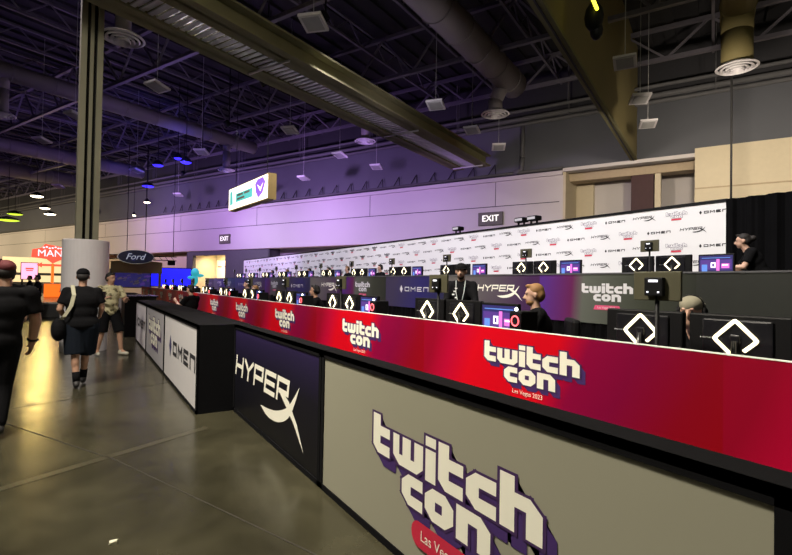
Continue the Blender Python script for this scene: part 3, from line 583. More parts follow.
def desk(lab, loc, L, d, h, grp):
    t = thing('gaming_desk', lab, 'desk', loc, grp); lpart(MB().use('black').box((0, -L/2, h-.04), (d, L/2, h), None, .008), 'desktop', t)
    for x in (.06, d-.06):
        for y in (-L/2+.08, L/2-.08): lpart(MB().use('black').cyl((x, y, 0), (x, y, h-.04), .025), 'leg', t)
    return t
proto = {}
def place(kind, fn, loc, lab, grp):
    if kind not in proto: proto[kind] = fn(lab, loc, grp)
    else: dup(proto[kind], loc, lab, grp)
def rowname(i, row): return f'{ordn[i]} station of the {row} row' if i < 5 else f'far {row} row beyond the fifth station'
for row, X, DZ, Y0, st, n in (('front', 3.5, .93, 2.05, 2.66, 12), ('raised back', 8.2, 1.66, 4.93, 2.68, 12)):
    fz = .2 if row == 'front' else .9
    for i in range(-1 if row == 'front' else 0, n-1):
        y = Y0+i*st; j = i if row != 'front' else i; nm = rowname(max(i, 0), row); far = i >= 5
        if i >= 0:
            g = f'{row} row ' + ('far stations' if far else 'stations')
            place('m', monitor, (X, y, DZ), f'left diamond-lit black monitor, {nm}', g+' left monitors'); place('m', monitor, (X, y-.62, DZ), f'right diamond-lit black monitor, {nm}', g+' right monitors')
            place('d', display, (X, y-(1.17 if row == 'front' else 1.27), DZ), f'violet lit display screen facing the aisle, {nm}', g+' screens'); row == 'front' and place('t', tower, (X+.05, y-1.52, DZ), f'black computer with coloured fan rings, {nm}', g+' computers')
        ps = X-.2 if row == 'front' else X-.32
        if i >= 0:
            if row == 'front': place('s', stand, (3.135, 1.75+2.33*i, .2), f'{ordn[i]} black camera stand with light-tinted panel from the right, behind the red fascia', 'front camera stands')
            else:
                loc = (7.84, y-.42, .9); place('s', stand, loc, f'black camera stand with square panel, {nm}', g+' stands')
        dl = f'long black gaming desk, {nm}' if i >= 0 else 'long black gaming desk end, right edge of the front row'
        place('k'+row, lambda l, lo, gr: desk(l, lo, st-.02, .78, DZ-fz, gr), (X-.3, y-.75, fz), dl, f'{row} row desks')
# water bottle and small desk items in the near front row
b = thing('water_bottle', 'small white capped bottle on the front desk at right', 'bottle', (3.42, 1.30, .93)); b.rotation_euler = (0, 0, 0)
lpart(MB().use('print_pale').lathe((0, 0, 0), [(.001, 0), (.03, .0), (.032, .16), (.012, .2), (.012, .23), (.001, .23)], 14), 'bottle_body', b)
h = thing('headset', 'grey headset lying on top of a front row desk by the capped man', 'headset', (3.42, 3.98+.1, .93)); lpart(MB().use('vent_white').ring((0, 0, .07), .07, .012, V((0, 1, 0)), 20, 6), 'headband', h); lpart(MB().use('black').ball((.07, 0, .04), (.02, .035, .04)).ball((-.07, 0, .04), (.02, .035, .04)), 'ear_cushions', h)

# ------------------------------------------------ barrier units along the aisle
def barrier(name, lab, X, y0, y1, bg, logo, grp='panelled counter units along the aisle', depth=.16, top=1.062, fr=.045):
    c = (y0+y1)/2; t = thing(name, lab, 'counter', (X, c, 0), grp)
    part(MB().use('black_matte').box((X+.012, y0, 0), (X+depth, y1, top-.03)), 'body', t)
    mb = MB().use('black_matte'); 
    mb.box((X-.004, y0, 0), (X+.02, y0+fr, top)).box((X-.004, y1-fr, 0), (X+.02, y1, top)).box((X-.004, y0, 0), (X+.02, y1, .045)).box((X-.004, y0, 1.01), (X+.02, y1, top)); mb.box((X-.004, y0, top-.03), (X+depth, y1, top))
    part(mb, 'frame', t)
    part(MB().use(bg).box((X+.004, y0+fr, .045), (X+.013, y1-fr, 1.01)), 'panel', t)
    if logo: mb = MB(); logo(mb, X+.003, c); part(mb, 'lettering', t)
    return t
def lg_tw(mb, X, c):
    twitchcon(mb, Tlogo(X, c, .56, .0728), ext=(.95, -1.3), lay=.0015)
    F = Tstage(X, c-.09, .225); mb.use('pill_red'); pts = []
    for k in range(9): pts.append((.26+.07*cos(-pi/2+pi*k/8), .0+.07*sin(-pi/2+pi*k/8)))
    for k in range(9): pts.append((-.26+.07*cos(pi/2+pi*k/8), .0+.07*sin(pi/2+pi*k/8)))
    mb.poly(F, pts, .006); mb.use('print_white'); text(mb, F, 'Las Vegas 2023', 0, 0, .056, .0075)
barrier('panelled_counter', 'black framed white panel with the big event logo, nearest in front', 1.56, .505, 3.495, 'panel_white', lambda mb, X, c: lg_tw(mb, X, c))
barrier('panelled_counter', 'black framed counter continuing off the right edge of view', 1.56, -2.5, .495, 'panel_grey', None)
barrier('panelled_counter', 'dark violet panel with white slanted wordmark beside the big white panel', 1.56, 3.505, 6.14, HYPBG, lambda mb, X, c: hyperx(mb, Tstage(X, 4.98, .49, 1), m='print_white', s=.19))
barrier('panelled_counter', 'white counter with black spaced wordmark, standing forward into the aisle', 1.13, 6.15, 9.06, 'panel_bright', lambda mb, X, c: omen(mb, Tstage(X, 7.37, .57, 1), dia='navy_print', s=.156, w=.34), depth=.62)
barrier('panelled_counter', 'grey counter with event logo behind the white wordmark counter', 1.13, 9.08, 12.0, 'panel_grey', lambda mb, X, c: twitchcon(mb, Tlogo(X, c, .60, .105, .62), face='print_white'), depth=.62)
barrier('panelled_counter', 'small white wordmark counter in the middle of the far row', 1.13, 12.04, 14.7, 'panel_bright', lambda mb, X, c: omen(mb, Tstage(X, c, .55, 1), s=.15, w=.34), depth=.62)
barrier('panelled_counter', 'white counter partly behind the man in the flowered shirt', .98, 17.2, 20.2, 'panel_bright', lambda mb, X, c: omen(mb, Tstage(X, c, .55, 1), s=.15, w=.34), depth=.8)
barrier('panelled_counter', 'farthest dark counter at the end of the aisle row', .98, 20.3, 24, 'black_matte', None, depth=.8)
t = thing('black_cabinet', 'tall plain black cabinet among the far aisle counters', 'cabinet', (1.2, 16, 0)); part(MB().use('black').box((.9, 15.4, 0), (1.7, 16.9, 1.12), None, .02), 'body', t); part(MB().use('black_gloss').box((.86, 15.36, 1.12), (1.74, 16.94, 1.15)), 'top', t)
tag(build(MB().use('paper').box((-.02, -.015, 0), (.02, .02, .012), lambda p: V((.17, 3.38, 0))+V(p)).add([V((.14, 3.36, .003)), V((.20, 3.37, .022)), V((.18, 3.42, .004))], [(0, 1, 2)]), 'litter_scrap', off=(.17, 3.38, 0)), 'tiny crumpled scrap of paper on the concrete floor', 'litter')

# ------------------------------------------------ far left booths
def frame_at(p, w=None):
    n = (V((0, 0, 0))-V((p.x, p.y, 0))).normalized(); u = V((0, 0, 1)).cross(n).normalized()
    return lambda a, b, d: V(p)+u*a+V((0, 0, b))+n*d
def fb(F): return lambda p: F(p[0], p[1], p[2])
p = P(136, 257, 30); F = frame_at(p); t = thing('oval_sign', 'dark blue oval sign with white script, hung over the far booth', 'sign', p)
el = [(1.38*cos(2*pi*k/40)*.70, .62*sin(2*pi*k/40)*.66) for k in range(40)]; mb = MB().use('chrome'); mb.poly(F, [(x*1.05, y*1.07) for x, y in el], .10); n = 40; mb.add([F(x*1.05, y*1.07, s) for s in (.1, -.1) for x, y in el], [(i, (i+1) % n, n+(i+1) % n, n+i) for i in range(n)]); part(mb, 'rim', t)
part(MB().use('ford_blue').poly(F, el, .12), 'face', t); mb = MB().use('script_lit'); text(mb, F, 'Ford', 0, 0, .38, .14, .35); part(mb, 'script', t); part(MB().use('cable_dark').cyl(F(-.5, .4, 0), F(-.5, 7, 0), .02).cyl(F(.5, .4, 0), F(.5, 7, 0), .02), 'cable', t)
p = P(135, 261, 30.8); F = frame_at(p); t = thing('lighting_truss', 'slim black truss with lamps behind the oval sign', 'truss', p); mb = MB().use('black')
mb.bar(F(-2.6, .35, 0), F(2.4, .35, 0), .05).bar(F(-2.6, .1, 0), F(2.4, .1, 0), .05)
for k in range(14): mb.bar(F(-2.6+k*.36, .35, 0), F(-2.42+k*.36, .1, 0), .03)
part(mb, 'truss_bars', t)
for a in (-2.0, 2.1): part(MB().use('black').box((a-.22, -.2, -.15), (a+.22, .12, .15), fb(F), .03), 'lamp_head', t)
part(MB().use('cable_dark').cyl(F(-2.4, .35, 0), F(-2.4, 7, 0), .02).cyl(F(2.2, .35, 0), F(2.2, 7, 0), .02), 'cable', t)
p = P(137, 267, 32); F = frame_at(p); t = thing('booth_arch', 'golden curved fascia under the oval sign', 'booth', V((p.x, p.y, 0))); mb = MB().use('tan'); vs = []
for k in range(17): u = -1.5+3*k/16; vs += [F(u, .42-.08*(u/1.5)**2, 0), F(u, -.35, 0)]
mb.add(vs, [(2*k, 2*k+1, 2*k+3, 2*k+2) for k in range(16)]); mb.box((-1.5, -.4, -.5), (1.5, -.3, 0), fb(F)); mb.box((-1.45, -2.3, -.4), (-1.3, -.3, -.1), fb(F)).box((1.3, -2.3, -.4), (1.45, -.3, -.1), fb(F)); part(mb, 'fascia', t)
def screen(x0, y0, x1, y1, Z, lab, m_, extra=None):
    p = P((x0+x1)/2, (y0+y1)/2, Z); F = frame_at(p); w = (x1-x0)*Z/FP; h = (y1-y0)*Z/FP; t = thing('video_screen', lab, 'screen', V((p.x, p.y, 0)))
    part(MB().use('black').box((-w/2-.06, -h/2-.06, -.3), (w/2+.06, h/2+.06, 0), fb(F)).box((-w/2, -p.z, -.25), (-w/2+.15, -h/2, -.05), fb(F)).box((w/2-.15, -p.z, -.25), (w/2, -h/2, -.05), fb(F)), 'cabinet', t)
    mb = MB().use(m_).poly(F, [(-w/2, -h/2), (-w/2, h/2), (w/2, h/2), (w/2, -h/2)], .01)
    if extra: extra(mb, F, w, h)
    part(mb, 'picture', t)
def ex_purple(mb, F, w, h):
    random.seed(3)
    for k in range(40):
        x = random.uniform(-w*.46, w*.42); y = random.uniform(-h*.4, h*.4); mb.use(random.choice(['scr_violet', 'scr_navy', 'cover'])); s = random.uniform(.1, .3); mb.poly(F, [(x, y), (x+s, y+s*.4), (x+s*1.1, y-s*.1), (x+.1*s, y-s*.3)], .012+k*.0003)
screen(113, 270, 148, 287, 33, 'wide video screen with violet pattern left of the blue screen', 'scr_navy', ex_purple)
screen(151, 268.5, 189, 286, 36, 'bright solid blue video screen beside the doorway', 'led_blue')
screen(23, 263, 36, 279, 45, 'small pink glowing screen at far left', 'screen_pink', lambda mb, F, w, h: (mb.use('sign_red'), mb.poly(F, [(-.3, h*.1), (-.3, h*.2), (.3, h*.2), (.3, h*.1)], .02), mb.poly(F, [(-.25, 0), (-.25, h*.06), (.25, h*.06), (.25, 0)], .02)))
def fig(mb, p):
    mb.use('cyan_fig').ball(p+V((0, 0, .45)), (.28, .28, .32)).ball(p, (.22, .22, .45)).ball(p+V((.35, 0, .25)), (.25, .12, .12)).ball(p-V((.3, 0, -.1)), (.2, .12, .12))
p = P(195, 279, 34); mb = MB(); fig(mb, p); mb.cyl((p.x, p.y, 0), p, .05); tag(build(mb, 'inflatable_figure', off=(p.x, p.y, 0)), 'cyan glowing inflatable figure at the end of the blue screen', 'inflatable')
# red arrow sign, pole and orange kiosk
p = P(53, 255, 45); F = frame_at(p); t = thing('arrow_sign', 'red retro sign with big white capitals above a white arrow, far left', 'sign', V((p.x, p.y, 0)))
mb = MB().use('sign_red').poly(F, [(-1.6, -.25), (-1.55, .45), (-.9, .62), (-.6, 1.0), (.2, .85), (1.3, .62), (1.5, .4), (1.5, -.2), (.5, -.5), (0, -.8), (-.5, -.4)], 0); mb.poly(F, [(-1.2, -.95), (-.8, -.7), (-.8, -.85), (.8, -.85), (.8, -.7), (1.2, -.95), (.8, -1.2), (.8, -1.05), (-.8, -1.05), (-.8, -1.2)], 0); part(mb, 'sign_board', t)
mb = MB().use('scr_white'); text(mb, F, 'MANT', .05, .12, .62, .03); [mb.ball(F(-.7+.22*k, .66+.06*sin(k*2.0), .03), (.09, .02, .07), n=8) for k in range(9)]; part(mb, 'sign_lettering', t)
part(MB().use('kiosk_orange').cyl(F(0, -.8, -.1), F(0, -p.z, -.1), .12), 'pole', t)
p = P(54, 290, 44); F = frame_at(p); t = thing('orange_kiosk', 'glowing orange kiosk counter under the red sign', 'kiosk', V((p.x, p.y, 0))); part(MB().use('kiosk_orange').box((-.75, -p.z, -.6), (.75, .55, 0), fb(F), .05), 'counter', t); part(MB().use('wall_cream').box((-.85, .55, -.7), (.85, .62, .1), fb(F)), 'counter_top', t)
p = P(40, 262, 58); F = frame_at(p); t = thing('booth_backdrop', 'glowing cream booth wall behind the red arrow sign', 'wall', V((p.x, p.y, 0))); part(MB().use('room_lit').box((-3.5, -p.z, -.3), (5.5, .5, 0), fb(F)), 'lit_wall', t); part(MB().use('grey_portal').box((-3.6, -1.6, 0), (5.6, -1.3, .05), fb(F)).box((-3.6, -p.z, 0), (5.6, -2.4, .05), fb(F)), 'dado', t)  # the wall's lit look is put in as emission
p = P(42, 312, 20); F = frame_at(p); t = thing('information_counter', 'low dark grey counter with pale top between the walking people', 'counter', V((p.x, p.y, 0))); part(MB().use('grey_portal').box((-1.4, -p.z, -.7), (1.3, .32, 0), fb(F), .02), 'counter_body', t); part(MB().use('cover').box((-1.45, .32, -.75), (1.35, .38, .05), fb(F)), 'counter_top', t)

# ------------------------------------------------ people
def capsule(mb, a, b, r1, r2, n=10):
    mb.cyl(a, b, r1, r2, n=n); mb.ball(a, r1, n=n); mb.ball(b, r2, n=n)
def remesh(mb, name, m_, root, vox, smooth=2, label=None):
    me = bpy.data.meshes.new('tmp'); me.from_pydata([tuple(v) for v in mb.v], [], mb.f); ob = bpy.data.objects.new('tmp', me); C.objects.link(ob)
    r = ob.modifiers.new('r', 'REMESH'); r.mode = 'VOXEL'; r.voxel_size = vox
    s = ob.modifiers.new('s', 'SMOOTH'); s.iterations = smooth; s.factor = .5
    dg = bpy.context.evaluated_depsgraph_get(); nm = bpy.data.meshes.new_from_object(ob.evaluated_get(dg)); bpy.data.objects.remove(ob)
    nm.materials.clear(); nm.materials.append(M[m_]); nm.polygons.foreach_set('use_smooth', [True]*len(nm.polygons)); nm.name = name
    o = bpy.data.objects.new(name, nm); C.objects.link(o); o.parent = root
    if label: o['label'] = label
    return o
def person(lab, loc, rz, J=None, skin='skin', hair='hair_dark', top='tee_black', bottom='tee_black', shoes='shoe_dark', vox=.012, cap=None, long_pants=False, long_sleeve=False, sock=None, extras=None, curl=.5, headset=False, beard=False, bun=False, brim=1, girth=1.0, arm=1.0):
    D = dict(pel=(0, 0, .95), che=(0, 0, 1.27), nek=(0, 0, 1.46), hed=(0, .02, 1.62), look=0, nod=0, sl=(-.19, 0, 1.41), sr=(.19, 0, 1.41), el=(-.25, -.02, 1.13), er=(.25, -.02, 1.13), wl=(-.27, .06, .89), wr=(.27, .06, .89),
             hl=(-.095, 0, .92), hr=(.095, 0, .92), kl=(-.11, .03, .50), kr=(.11, .03, .50), al=(-.11, 0, .09), ar=(.11, 0, .09), tl=(-.13, .16, .03), tr=(.13, .16, .03))
    D.update(J or {}); D = {k: (V(v) if hasattr(v, '__len__') else v) for k, v in D.items()}
    t = thing('person', lab, 'person', loc, rz=rz); g = girth
    B = MB(); hd = D['hed']; RH = Matrix.Rotation(D['look'], 3, 'Z') @ Matrix.Rotation(D['nod'], 3, 'X'); hp = lambda x, y, z: hd+RH @ V((x, y, z))
    B.ball(hp(0, -.012, .03), (.077, .095, .092), n=18, rot=RH); B.ball(hp(0, .025, -.035), (.058, .068, .072), n=16, rot=RH); B.ball(hp(0, .06, -.085), (.028, .025, .022), n=10, rot=RH)
    B.cyl(hp(0, .088, .015), hp(0, .112, -.028), .009, .016, n=8); B.ball(hp(0, .105, -.028), (.017, .016, .012), n=8, rot=RH)
    for s in (-1, 1): B.ball(hp(s*.079, -.005, -.005), (.012, .022, .033), n=8, rot=RH); B.ball(hp(s*.03, .08, .035), (.024, .012, .008), n=8, rot=RH)
    capsule(B, D['nek']-V((0, 0, .05)), hd-V((0, .0, .04)), .058, .053)
    tors = [(D['pel'], (.165*g, .115*g, .13)), (D['pel'].lerp(D['che'], .5), (.148*g, .108*g, .16)), (D['che'], (.172*g, .118*g, .17)), (D['sl'].lerp(D['sr'], .5)-V((0, 0, .0)), (.165, .075, .075))]
    sd = D['sr']-D['sl']; tz = atan2(sd.y, sd.x); RT_ = Matrix.Rotation(tz, 3, 'Z')
    for c, r in tors: B.ball(c, r, n=18, rot=RT_)
    for s in 'lr':
        capsule(B, D['s'+s], D['e'+s], .053*arm, .042*arm); capsule(B, D['e'+s], D['w'+s], .043*arm, .028*arm)
        capsule(B, D['h'+s], D['k'+s], .09*g, .06); capsule(B, D['k'+s], D['a'+s], .058, .038); c = D['k'+s].lerp(D['a'+s], .3); B.ball(c-V((0, .012, 0)), (.056, .06, .11), n=12)
        capsule(B, D['a'+s], D['t'+s]+V((0, -.03, .01)), .04, .03)
        # hand
        fd = (D['w'+s]-D['e'+s]).normalized(); w = D['w'+s]; side = V((1 if s == 'r' else -1, 0, 0)); side = (side-fd*side.dot(fd)).normalized(); fwd = D.get('palm'+s, V((0, 1, 0))); fwd = (fwd-fd*fwd.dot(fd)).normalized(); pn = fd.cross(fwd)
        pc = w+fd*.05; Rm = Matrix((fwd, pn, fd)).transposed(); B.ball(pc, (.042, .018, .055), n=12, rot=Rm); B.cyl(w, pc, .026, .03, n=8)
        inn = -side if abs(side.dot(pn)) > .5 else pn
        for q, L in ((.030, .034), (.011, .040), (-.009, .037), (-.028, .029)):
            a = w+fd*.088+fwd*q; b_ = a+(fd+inn*curl*.6).normalized()*L; c_ = b_+(fd*.6+inn*curl*1.4).normalized()*L*.85; capsule(B, a-fd*.02, b_, .0105, .0095, 6); capsule(B, b_, c_, .0095, .008, 6)
        a = w+fd*.03+fwd*.03; b_ = a+(fd*.6+fwd*.8+inn*.3).normalized()*.04; c_ = b_+(fd+inn*.4+fwd*.2).normalized()*.03; capsule(B, a, b_, .013, .011, 6); capsule(B, b_, c_, .011, .009, 6)
    remesh(B, 'body', skin, t, vox, 2)
    # clothes
    S = MB(); 
    for c, r in tors: S.ball(c, (r[0]+.022, r[1]+.022, r[2]+.012), n=18, rot=RT_)
    S.ball(D['pel']-V((0, 0, .03)), (.185*g, .135*g, .10), n=18, rot=RT_)
    for s in 'lr':
        e = D['e'+s]; sh = D['s'+s]
        if long_sleeve: capsule(S, sh, e, .07, .055); capsule(S, e, e.lerp(D['w'+s], .92), .055, .04)
        else: q_ = 1+(arm-1)*.9; capsule(S, sh, sh.lerp(e, .45), .07*q_, .068*q_); S.cyl(sh.lerp(e, .4), sh.lerp(e, .72), .068*q_, .074*q_, n=12)
    remesh(S, 'shirt', top, t, max(vox, .014), 9)
    L = MB(); L.ball(D['pel']-V((0, 0, .02)), (.178*g, .128*g, .12), n=16, rot=RT_)
    for s in 'lr':
        h_, k_, a_ = D['h'+s], D['k'+s], D['a'+s]
        if long_pants: capsule(L, h_, k_, .108*g, .088); capsule(L, k_, k_.lerp(a_, .93), .088, .066)
        else: L.ball(h_, .11*g, n=12); L.cyl(h_, h_.lerp(k_, 1.02), .112*g, .108*g, n=14)
    remesh(L, 'trousers' if long_pants else 'shorts', bottom, t, max(vox, .012), 2)
    for s in 'lr':
        a_, t_ = D['a'+s], D['t'+s]; Q = MB(); d = (t_-a_); d.z = 0; d = d.normalized() if d.length > .01 else V((0, 1, 0)); dz = (t_-a_).normalized()
        capsule(Q, a_-d*.03-V((0, 0, .035)), a_+V((0, 0, .0)), .044, .048); capsule(Q, a_-d*.03-V((0, 0, .04)), t_+V((0, 0, .012)), .042, .036); remesh(Q, 'shoe', shoes, t, .012, 2)
        if sock: Q = MB().use(sock); Q.cyl(a_, a_.lerp(D['k'+s], .35), .046, .05, n=14); lpart(Q, 'sock', t)
    Hm = MB().use(hair)
    if cap:
        Q = MB(); Q.ball(hp(0, -.015, .055), (.088, .106, .078), n=18, rot=RH); remesh(Q, 'cap', cap, t, .01, 2)
        Q = MB().use(cap); vs = []
        for k in range(13): th = pi*k/12; vs += [hp(.078*cos(th), brim*(.03+.055*sin(th))-.0, .055), hp(.085*cos(th), brim*(.035+.135*sin(th)), .043)]
        Q.add(vs+[v+V((0, 0, .006)) for v in vs], [(2*k, 2*k+1, 2*k+3, 2*k+2) for k in range(12)]+[(26+2*k, 26+2*k+2, 26+2*k+3, 26+2*k+1) for k in range(12)]+[(2*k+1, 27+2*k, 29+2*k, 2*k+3) for k in range(12)]); lpart(Q, 'cap_brim', t)
        Q = MB(); Q.ball(hp(0, -.045, .005), (.084, .068, .07), n=16, rot=RH); remesh(Q, 'hair', hair, t, .012, 1)
    else:
        Q = MB(); Q.ball(hp(0, -.022, .050), (.083, .091, .080), n=18, rot=RH); Q.ball(hp(0, -.055, .0), (.083, .065, .08), n=16, rot=RH); Q.ball(hp(0, .05, .105), (.055, .035, .02), n=12, rot=RH)
        if bun: Q.ball(hp(0, -.14, .03), (.05, .05, .05), n=12)
        remesh(Q, 'hair', hair, t, .012, 1)
    for s in (-1, 1): lpart(MB().use('eye').ball(hp(s*.03, .084, .015), (.011, .007, .007), n=8, rot=RH), 'eye', t)
    lpart(MB().use('lips').ball(hp(0, .088, -.055), (.022, .008, .007), n=10, rot=RH), 'mouth', t)
    if beard: Q = MB(); Q.ball(hp(0, .035, -.07), (.058, .06, .045), n=14, rot=RH); remesh(Q, 'beard', hair, t, .012, 1)
    if headset:
        Q = MB().use('black'); pts = [hp(.092*cos(th), -.01, .02+.11*sin(th)) for th in [pi*k/12 for k in range(13)]]; Q.tube(pts, .012, n=6)
        for s in (-1, 1): Q.ball(hp(s*.092, -.01, -.0), (.022, .038, .042), n=12, rot=RH)
        lpart(Q, 'headset_worn', t)
    if extras: extras(t, D, hp)
    return t
face = lambda d: atan2(-d[0], d[1])     # rz that turns local +Y to world direction d
# man in maroon cap, cut by the left edge
def ex1(t, D, hp):
    lpart(MB().use('black').ring(D['wr']+(D['er']-D['wr']).normalized()*.035, .043, .012, (D['er']-D['wr']).normalized(), 18, 6), 'watch', t)
g1 = V((-.69, 6.30, 0))
person('man in maroon cap and black clothes walking away, cut by the left edge', g1, radians(20), dict(sr=(.20, 0, 1.43), er=(.265, .02, 1.14), wr=(.26, .10, .90), palmr=(0, 1, .2), pel=(-.03, 0, .95), hl=(-.13, 0, .92), hr=(.05, 0, .92), kl=(-.20, .12, .5), al=(-.24, .1, .10), tl=(-.25, .26, .03), kr=(.0, .02, .5), ar=(-.06, -.12, .12), tr=(-.06, .02, .03), hed=(0, .05, 1.64)), cap='cap_maroon', vox=.008, long_pants=True, extras=ex1, girth=.98, arm=1.3, skin='skin')
# person with shoulder bag
def ex2(t, D, hp):
    q = MB().use('strap_cream'); pts = [V((-.10, .10, 1.50)), V((-.12, -.05, 1.50)), V((-.09, -.155, 1.36)), V((-.12, -.17, 1.2)), V((-.2, -.17, 1.05)), V((-.27, -.1, .98))]
    for a, b in zip(pts, pts[1:]): q.add([a-V((.025, 0, 0)), a+V((.025, 0, 0)), b+V((.025, 0, 0)), b-V((.025, 0, 0)), a-V((.025, .012, 0)), a+V((.025, -.012, 0)), b+V((.025, -.012, 0)), b-V((.025, .012, 0))], [(0, 1, 2, 3), (7, 6, 5, 4), (0, 3, 7, 4), (1, 5, 6, 2)])
    lpart(q, 'bag_strap', t); Q = MB(); Q.ball((-.27, -.08, .86), (.10, .14, .17), n=16); remesh(Q, 'shoulder_bag', 'tee_black', t, .012, 3)
person('person in black tee, navy shorts and dark cap walking away with a shoulder bag', (-.05, 8.55, 0), radians(-4), dict(nod=-.15, el=(-.27, -.03, 1.15), wl=(-.22, .12, 1.02), er=(.25, .02, 1.16), wr=(.22, .2, 1.05), kl=(-.07, -.02, .5), al=(-.04, -.1, .09), tl=(-.06, .05, .03), kr=(.05, .12, .5), ar=(.02, .22, .10), tr=(.02, .37, .04)), cap='tee_black', bottom='shorts_navy', sock='tee_black', vox=.009, extras=ex2, girth=1.28)
# man in flowered shirt
def ex3(t, D, hp):
    q = D['wr']+V((0.03, .06, .06)); lpart(MB().use('black_gloss').box(q-V((.035, .006, .07)), q+V((.035, .006, .07)), None, .004), 'phone', t)
d = V((.35, -1, 0)); 
person('man in cream flowered shirt and black shorts facing the camera holding a phone', (.42, 11.9, 0), face(d), dict(look=.35, nod=-.1, er=(.30, .06, 1.17), wr=(.22, .29, 1.22), el=(-.29, .06, 1.14), wl=(-.22, .28, 1.2), kl=(-.16, .12, .5), al=(-.2, .12, .09), tl=(-.26, .27, .03), kr=(.13, -.02, .5), ar=(.17, -.14, .10), tr=(.2, .02, .03)), top='shirt_floral', bottom='tee_black', shoes='shoe_white', vox=.01, extras=ex3, skin='skin')
# person behind the capped man
person('person in dark top and white trainers mostly hidden behind the capped man', (-1.2, 11.3, 0), radians(15), dict(kl=(-.1, .12, .5), al=(-.1, .14, .1), tl=(-.1, .3, .04)), bottom='trouser_grey', shoes='shoe_white', vox=.014)
for x, Z, lab in ((38, 19, 'dark silhouetted person in front of the orange kiosk, far left'), (30, 24, 'small dark figure beneath the pink screen, far left'), (64, 30, 'small dark figure at the right of the orange kiosk')):
    p = P(x, 280, Z); person(lab, (p.x, p.y, 0), radians(30+Z*3), {}, vox=.02, long_pants=True, bottom='tee_black')
# seated base pose (seat height .46)
def seat(h=.46, lean=0., **k):
    J = dict(pel=(0, 0, h+.10), che=(0, .02+lean, h+.42), nek=(0, .05+lean, h+.61), hed=(0, .08+lean, h+.77), sl=(-.19, .04+lean, h+.56), sr=(.19, .04+lean, h+.56), el=(-.24, .16+lean, h+.32), er=(.24, .16+lean, h+.32), wl=(-.17, .36+lean, h+.33), wr=(.17, .36+lean, h+.33),
             hl=(-.095, .02, h+.08), hr=(.095, .02, h+.08), kl=(-.12, .42, h+.04), kr=(.12, .42, h+.04), al=(-.12, .40, .09), ar=(.12, .40, .09), tl=(-.13, .55, .03), tr=(.13, .55, .03)); J.update(k); return J
def chair(lab, loc, rz, h=.44):
    t = thing('gaming_chair', lab, 'chair', loc, rz=rz); lpart(MB().use('black').box((-.26, -.24, h-.08), (.26, .28, h-.015), None, .03), 'seat', t); lpart(MB().use('black').box((-.24, -.34, h+.02), (.24, -.25, h+.62), None, .03), 'backrest', t)
    lpart(MB().use('black').cyl((0, 0, .1), (0, 0, h-.06), .03), 'gas_post', t); q = MB().use('black')
    for k in range(5): th = 2*pi*k/5; q.bar((0, 0, .09), (.28*cos(th), .28*sin(th), .05), .03); q.ball((.28*cos(th), .28*sin(th), .03), .03, n=8)
    lpart(q, 'wheel_base', t); return t
toA = V((-1, 0, 0)); rA = face(toA)
def seated(lab, x, y, rz, dz=0, ch=True, **k):
    J = k.pop('J', seat()); person(lab, (x, y, .2), rz, J, long_pants=True, bottom='tee_black', **k)
    if ch: chair(f'black chair under the {lab.split(" seated")[0]}', (x, y, .2), rz)
seated('blond man in black seated in profile between lit screens', 4.14, 3.54, face((-.74, .67, 0)), hair='hair_blond', skin='skin_light', vox=.01, J=seat(.53, .02, nod=-.1), beard=True)
seated('player in olive cap and headset seated behind the nearest monitors', 4.22, 2.03, face((-1, -.15, 0)), cap='cap_grey', skin='skin_light', headset=True, vox=.01, brim=-1, J=seat(.44, .04, el=(-.15, .2, .74), wl=(-.03, .26, 1.08), nod=-.15, er=(.2, .2, .80), wr=(.12, .38, .82)))
seated('player with dark hair and headset seated behind the third station', 4.2, 9.55, face((-1, .5, 0)), headset=True, vox=.014, J=seat(.46, .05))
seated('man with dark hair seated upright in the far front row', 4.2, 14.9, face((-1, .3, 0)), skin='skin_light', vox=.016, J=seat(.56, 0))
seated('blonde player in pale top seated low in the far front row', 4.2, 13.8, face((-1, .2, 0)), hair='hair_blond', skin='skin_light', top='skin_light', vox=.016, J=seat(.42, .08))
# standing man in black cap between the rows
def ex4(t, D, hp):
    c = D['che']; q = MB().use('lanyard'); q.tube([V((-.07, .07, 1.47)), V((-.06, .15, 1.3)), V((-.01, .17, 1.06))], .007, 6).tube([V((.07, .07, 1.47)), V((.06, .15, 1.3)), V((.01, .17, 1.06))], .007, 6); lpart(q, 'lanyard', t)
    lpart(MB().use('badge').box((-.045, .155, .93), (.045, .165, 1.06), None, .004), 'badge', t)
    q = MB().use('print_pale'); 
    for k in range(7): q.box((.04+.02*(k % 3), .142, 1.34-.045*k), (.075+.02*(k % 3), .150, 1.36-.045*k))
    lpart(q, 'shirt_print', t)
person('bearded man in black cap and black shirt standing between the rows', (4.75, 5.62, .2), face((-.75, -.66, 0)), dict(nod=-.05, sl=(-.17, 0, 1.40), sr=(.17, 0, 1.40), el=(-.22, .10, 1.17), wl=(-.24, .34, 1.10), er=(.21, .1, 1.16), wr=(.23, .33, 1.12), hed=(0, .05, 1.60)), cap='tee_black', long_pants=True, long_sleeve=True, beard=True, vox=.01, girth=.86, hair='hair_brown', brim=.7, extras=ex4, skin='skin_light')
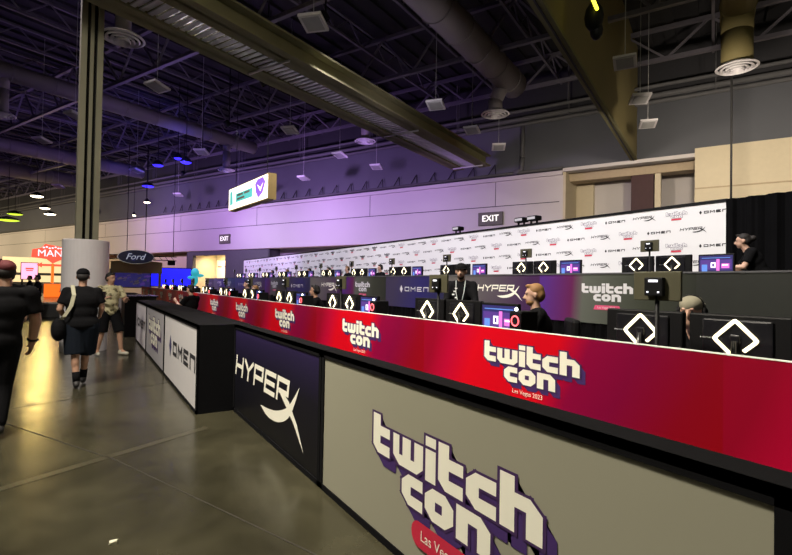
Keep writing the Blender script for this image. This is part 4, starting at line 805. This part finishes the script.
# staff member sitting behind the aisle counters
t = thing('bar_stool', 'black stool behind the aisle counter under the staff member', 'stool', (2.2, 13.1, 0)); lpart(MB().use('black').cyl((0, 0, .60), (0, 0, .65), .17, n=24), 'seat', t)
for k in range(4): lpart(MB().use('black').cyl((.11*cos(k*pi/2), .11*sin(k*pi/2), .6), (.2*cos(k*pi/2), .2*sin(k*pi/2), 0), .014), 'leg', t)
person('staff member in black tee leaning back behind the aisle counter, facing left', (2.2, 13.1, 0), face((-.6, .8, 0)), seat(.65, -.03, che=(0, -.06, 1.0), sl=(-.19, -.06, 1.16), sr=(.19, -.06, 1.16), nek=(0, -.05, 1.22), hed=(0, -.01, 1.38), el=(-.25, .08, .96), wl=(-.16, .30, 1.10), er=(.25, .08, .96), wr=(.16, .3, 1.10), kl=(-.12, .36, .62), kr=(.12, .36, .62), al=(-.12, .34, .25), ar=(.12, .34, .25), tl=(-.13, .48, .2), tr=(.13, .48, .2)), vox=.012, long_pants=True, skin='skin_light')
# woman on the raised row at right
person('woman in black top with dark hair leaning toward a screen on the raised row', (8.95, 3.35, .9), face((-.45, .9, 0)), dict(che=(0, .10, 1.16), nek=(0, .16, 1.34), hed=(0, .24, 1.48), sl=(-.17, .13, 1.30), sr=(.17, .13, 1.30), el=(-.22, .24, 1.06), wl=(-.14, .48, 1.06), er=(.24, .26, 1.04), wr=(.16, .5, 1.0), nod=-.12), vox=.012, long_pants=True, skin='skin_light', bun=True)
# players of the raised row, far off
for i, (y, c) in enumerate(((15.0, 'hair_dark'), (17.6, 'hair_blond'), (19.4, 'hair_dark'), (21.6, 'hair_dark'), (24.6, 'hair_blond'), (27.0, 'hair_dark'))):
    person(f'{["first", "second", "third", "fourth", "fifth", "sixth"][i]} from the right of the small players along the far raised row', (8.95, y, .9), rA, seat(.52), hair=c, vox=.022, long_pants=True, headset=True, skin='skin_light')
    chair(f'{["first", "second", "third", "fourth", "fifth", "sixth"][i]} chair from the right among the far raised row players', (8.95, y, .9), rA)

# prints and fittings that sit on a part become its sub-parts
PAIRS = {'lettering': ('panel', 'board', 'plate'), 'event_logo': ('board',), 'back_lettering': ('housing',), 'diamond_light': ('housing',), 'readout': ('control_box',), 'picture': ('cabinet',), 'sign_print': ('lit_face',), 'script': ('face',), 'cap_brim': ('cap',), 'logo_print': ('backdrop',), 'sign_lettering': ('sign_board',), 'skirt': ('board',)}
for o in list(bpy.data.objects):
    if o.type != 'EMPTY': continue
    ch = {}
    for c in o.children: ch.setdefault(c.name.split('.')[0], c)
    for c in list(o.children):
        for host in PAIRS.get(c.name.split('.')[0], ()):
            if host in ch: c.parent = ch[host]; break
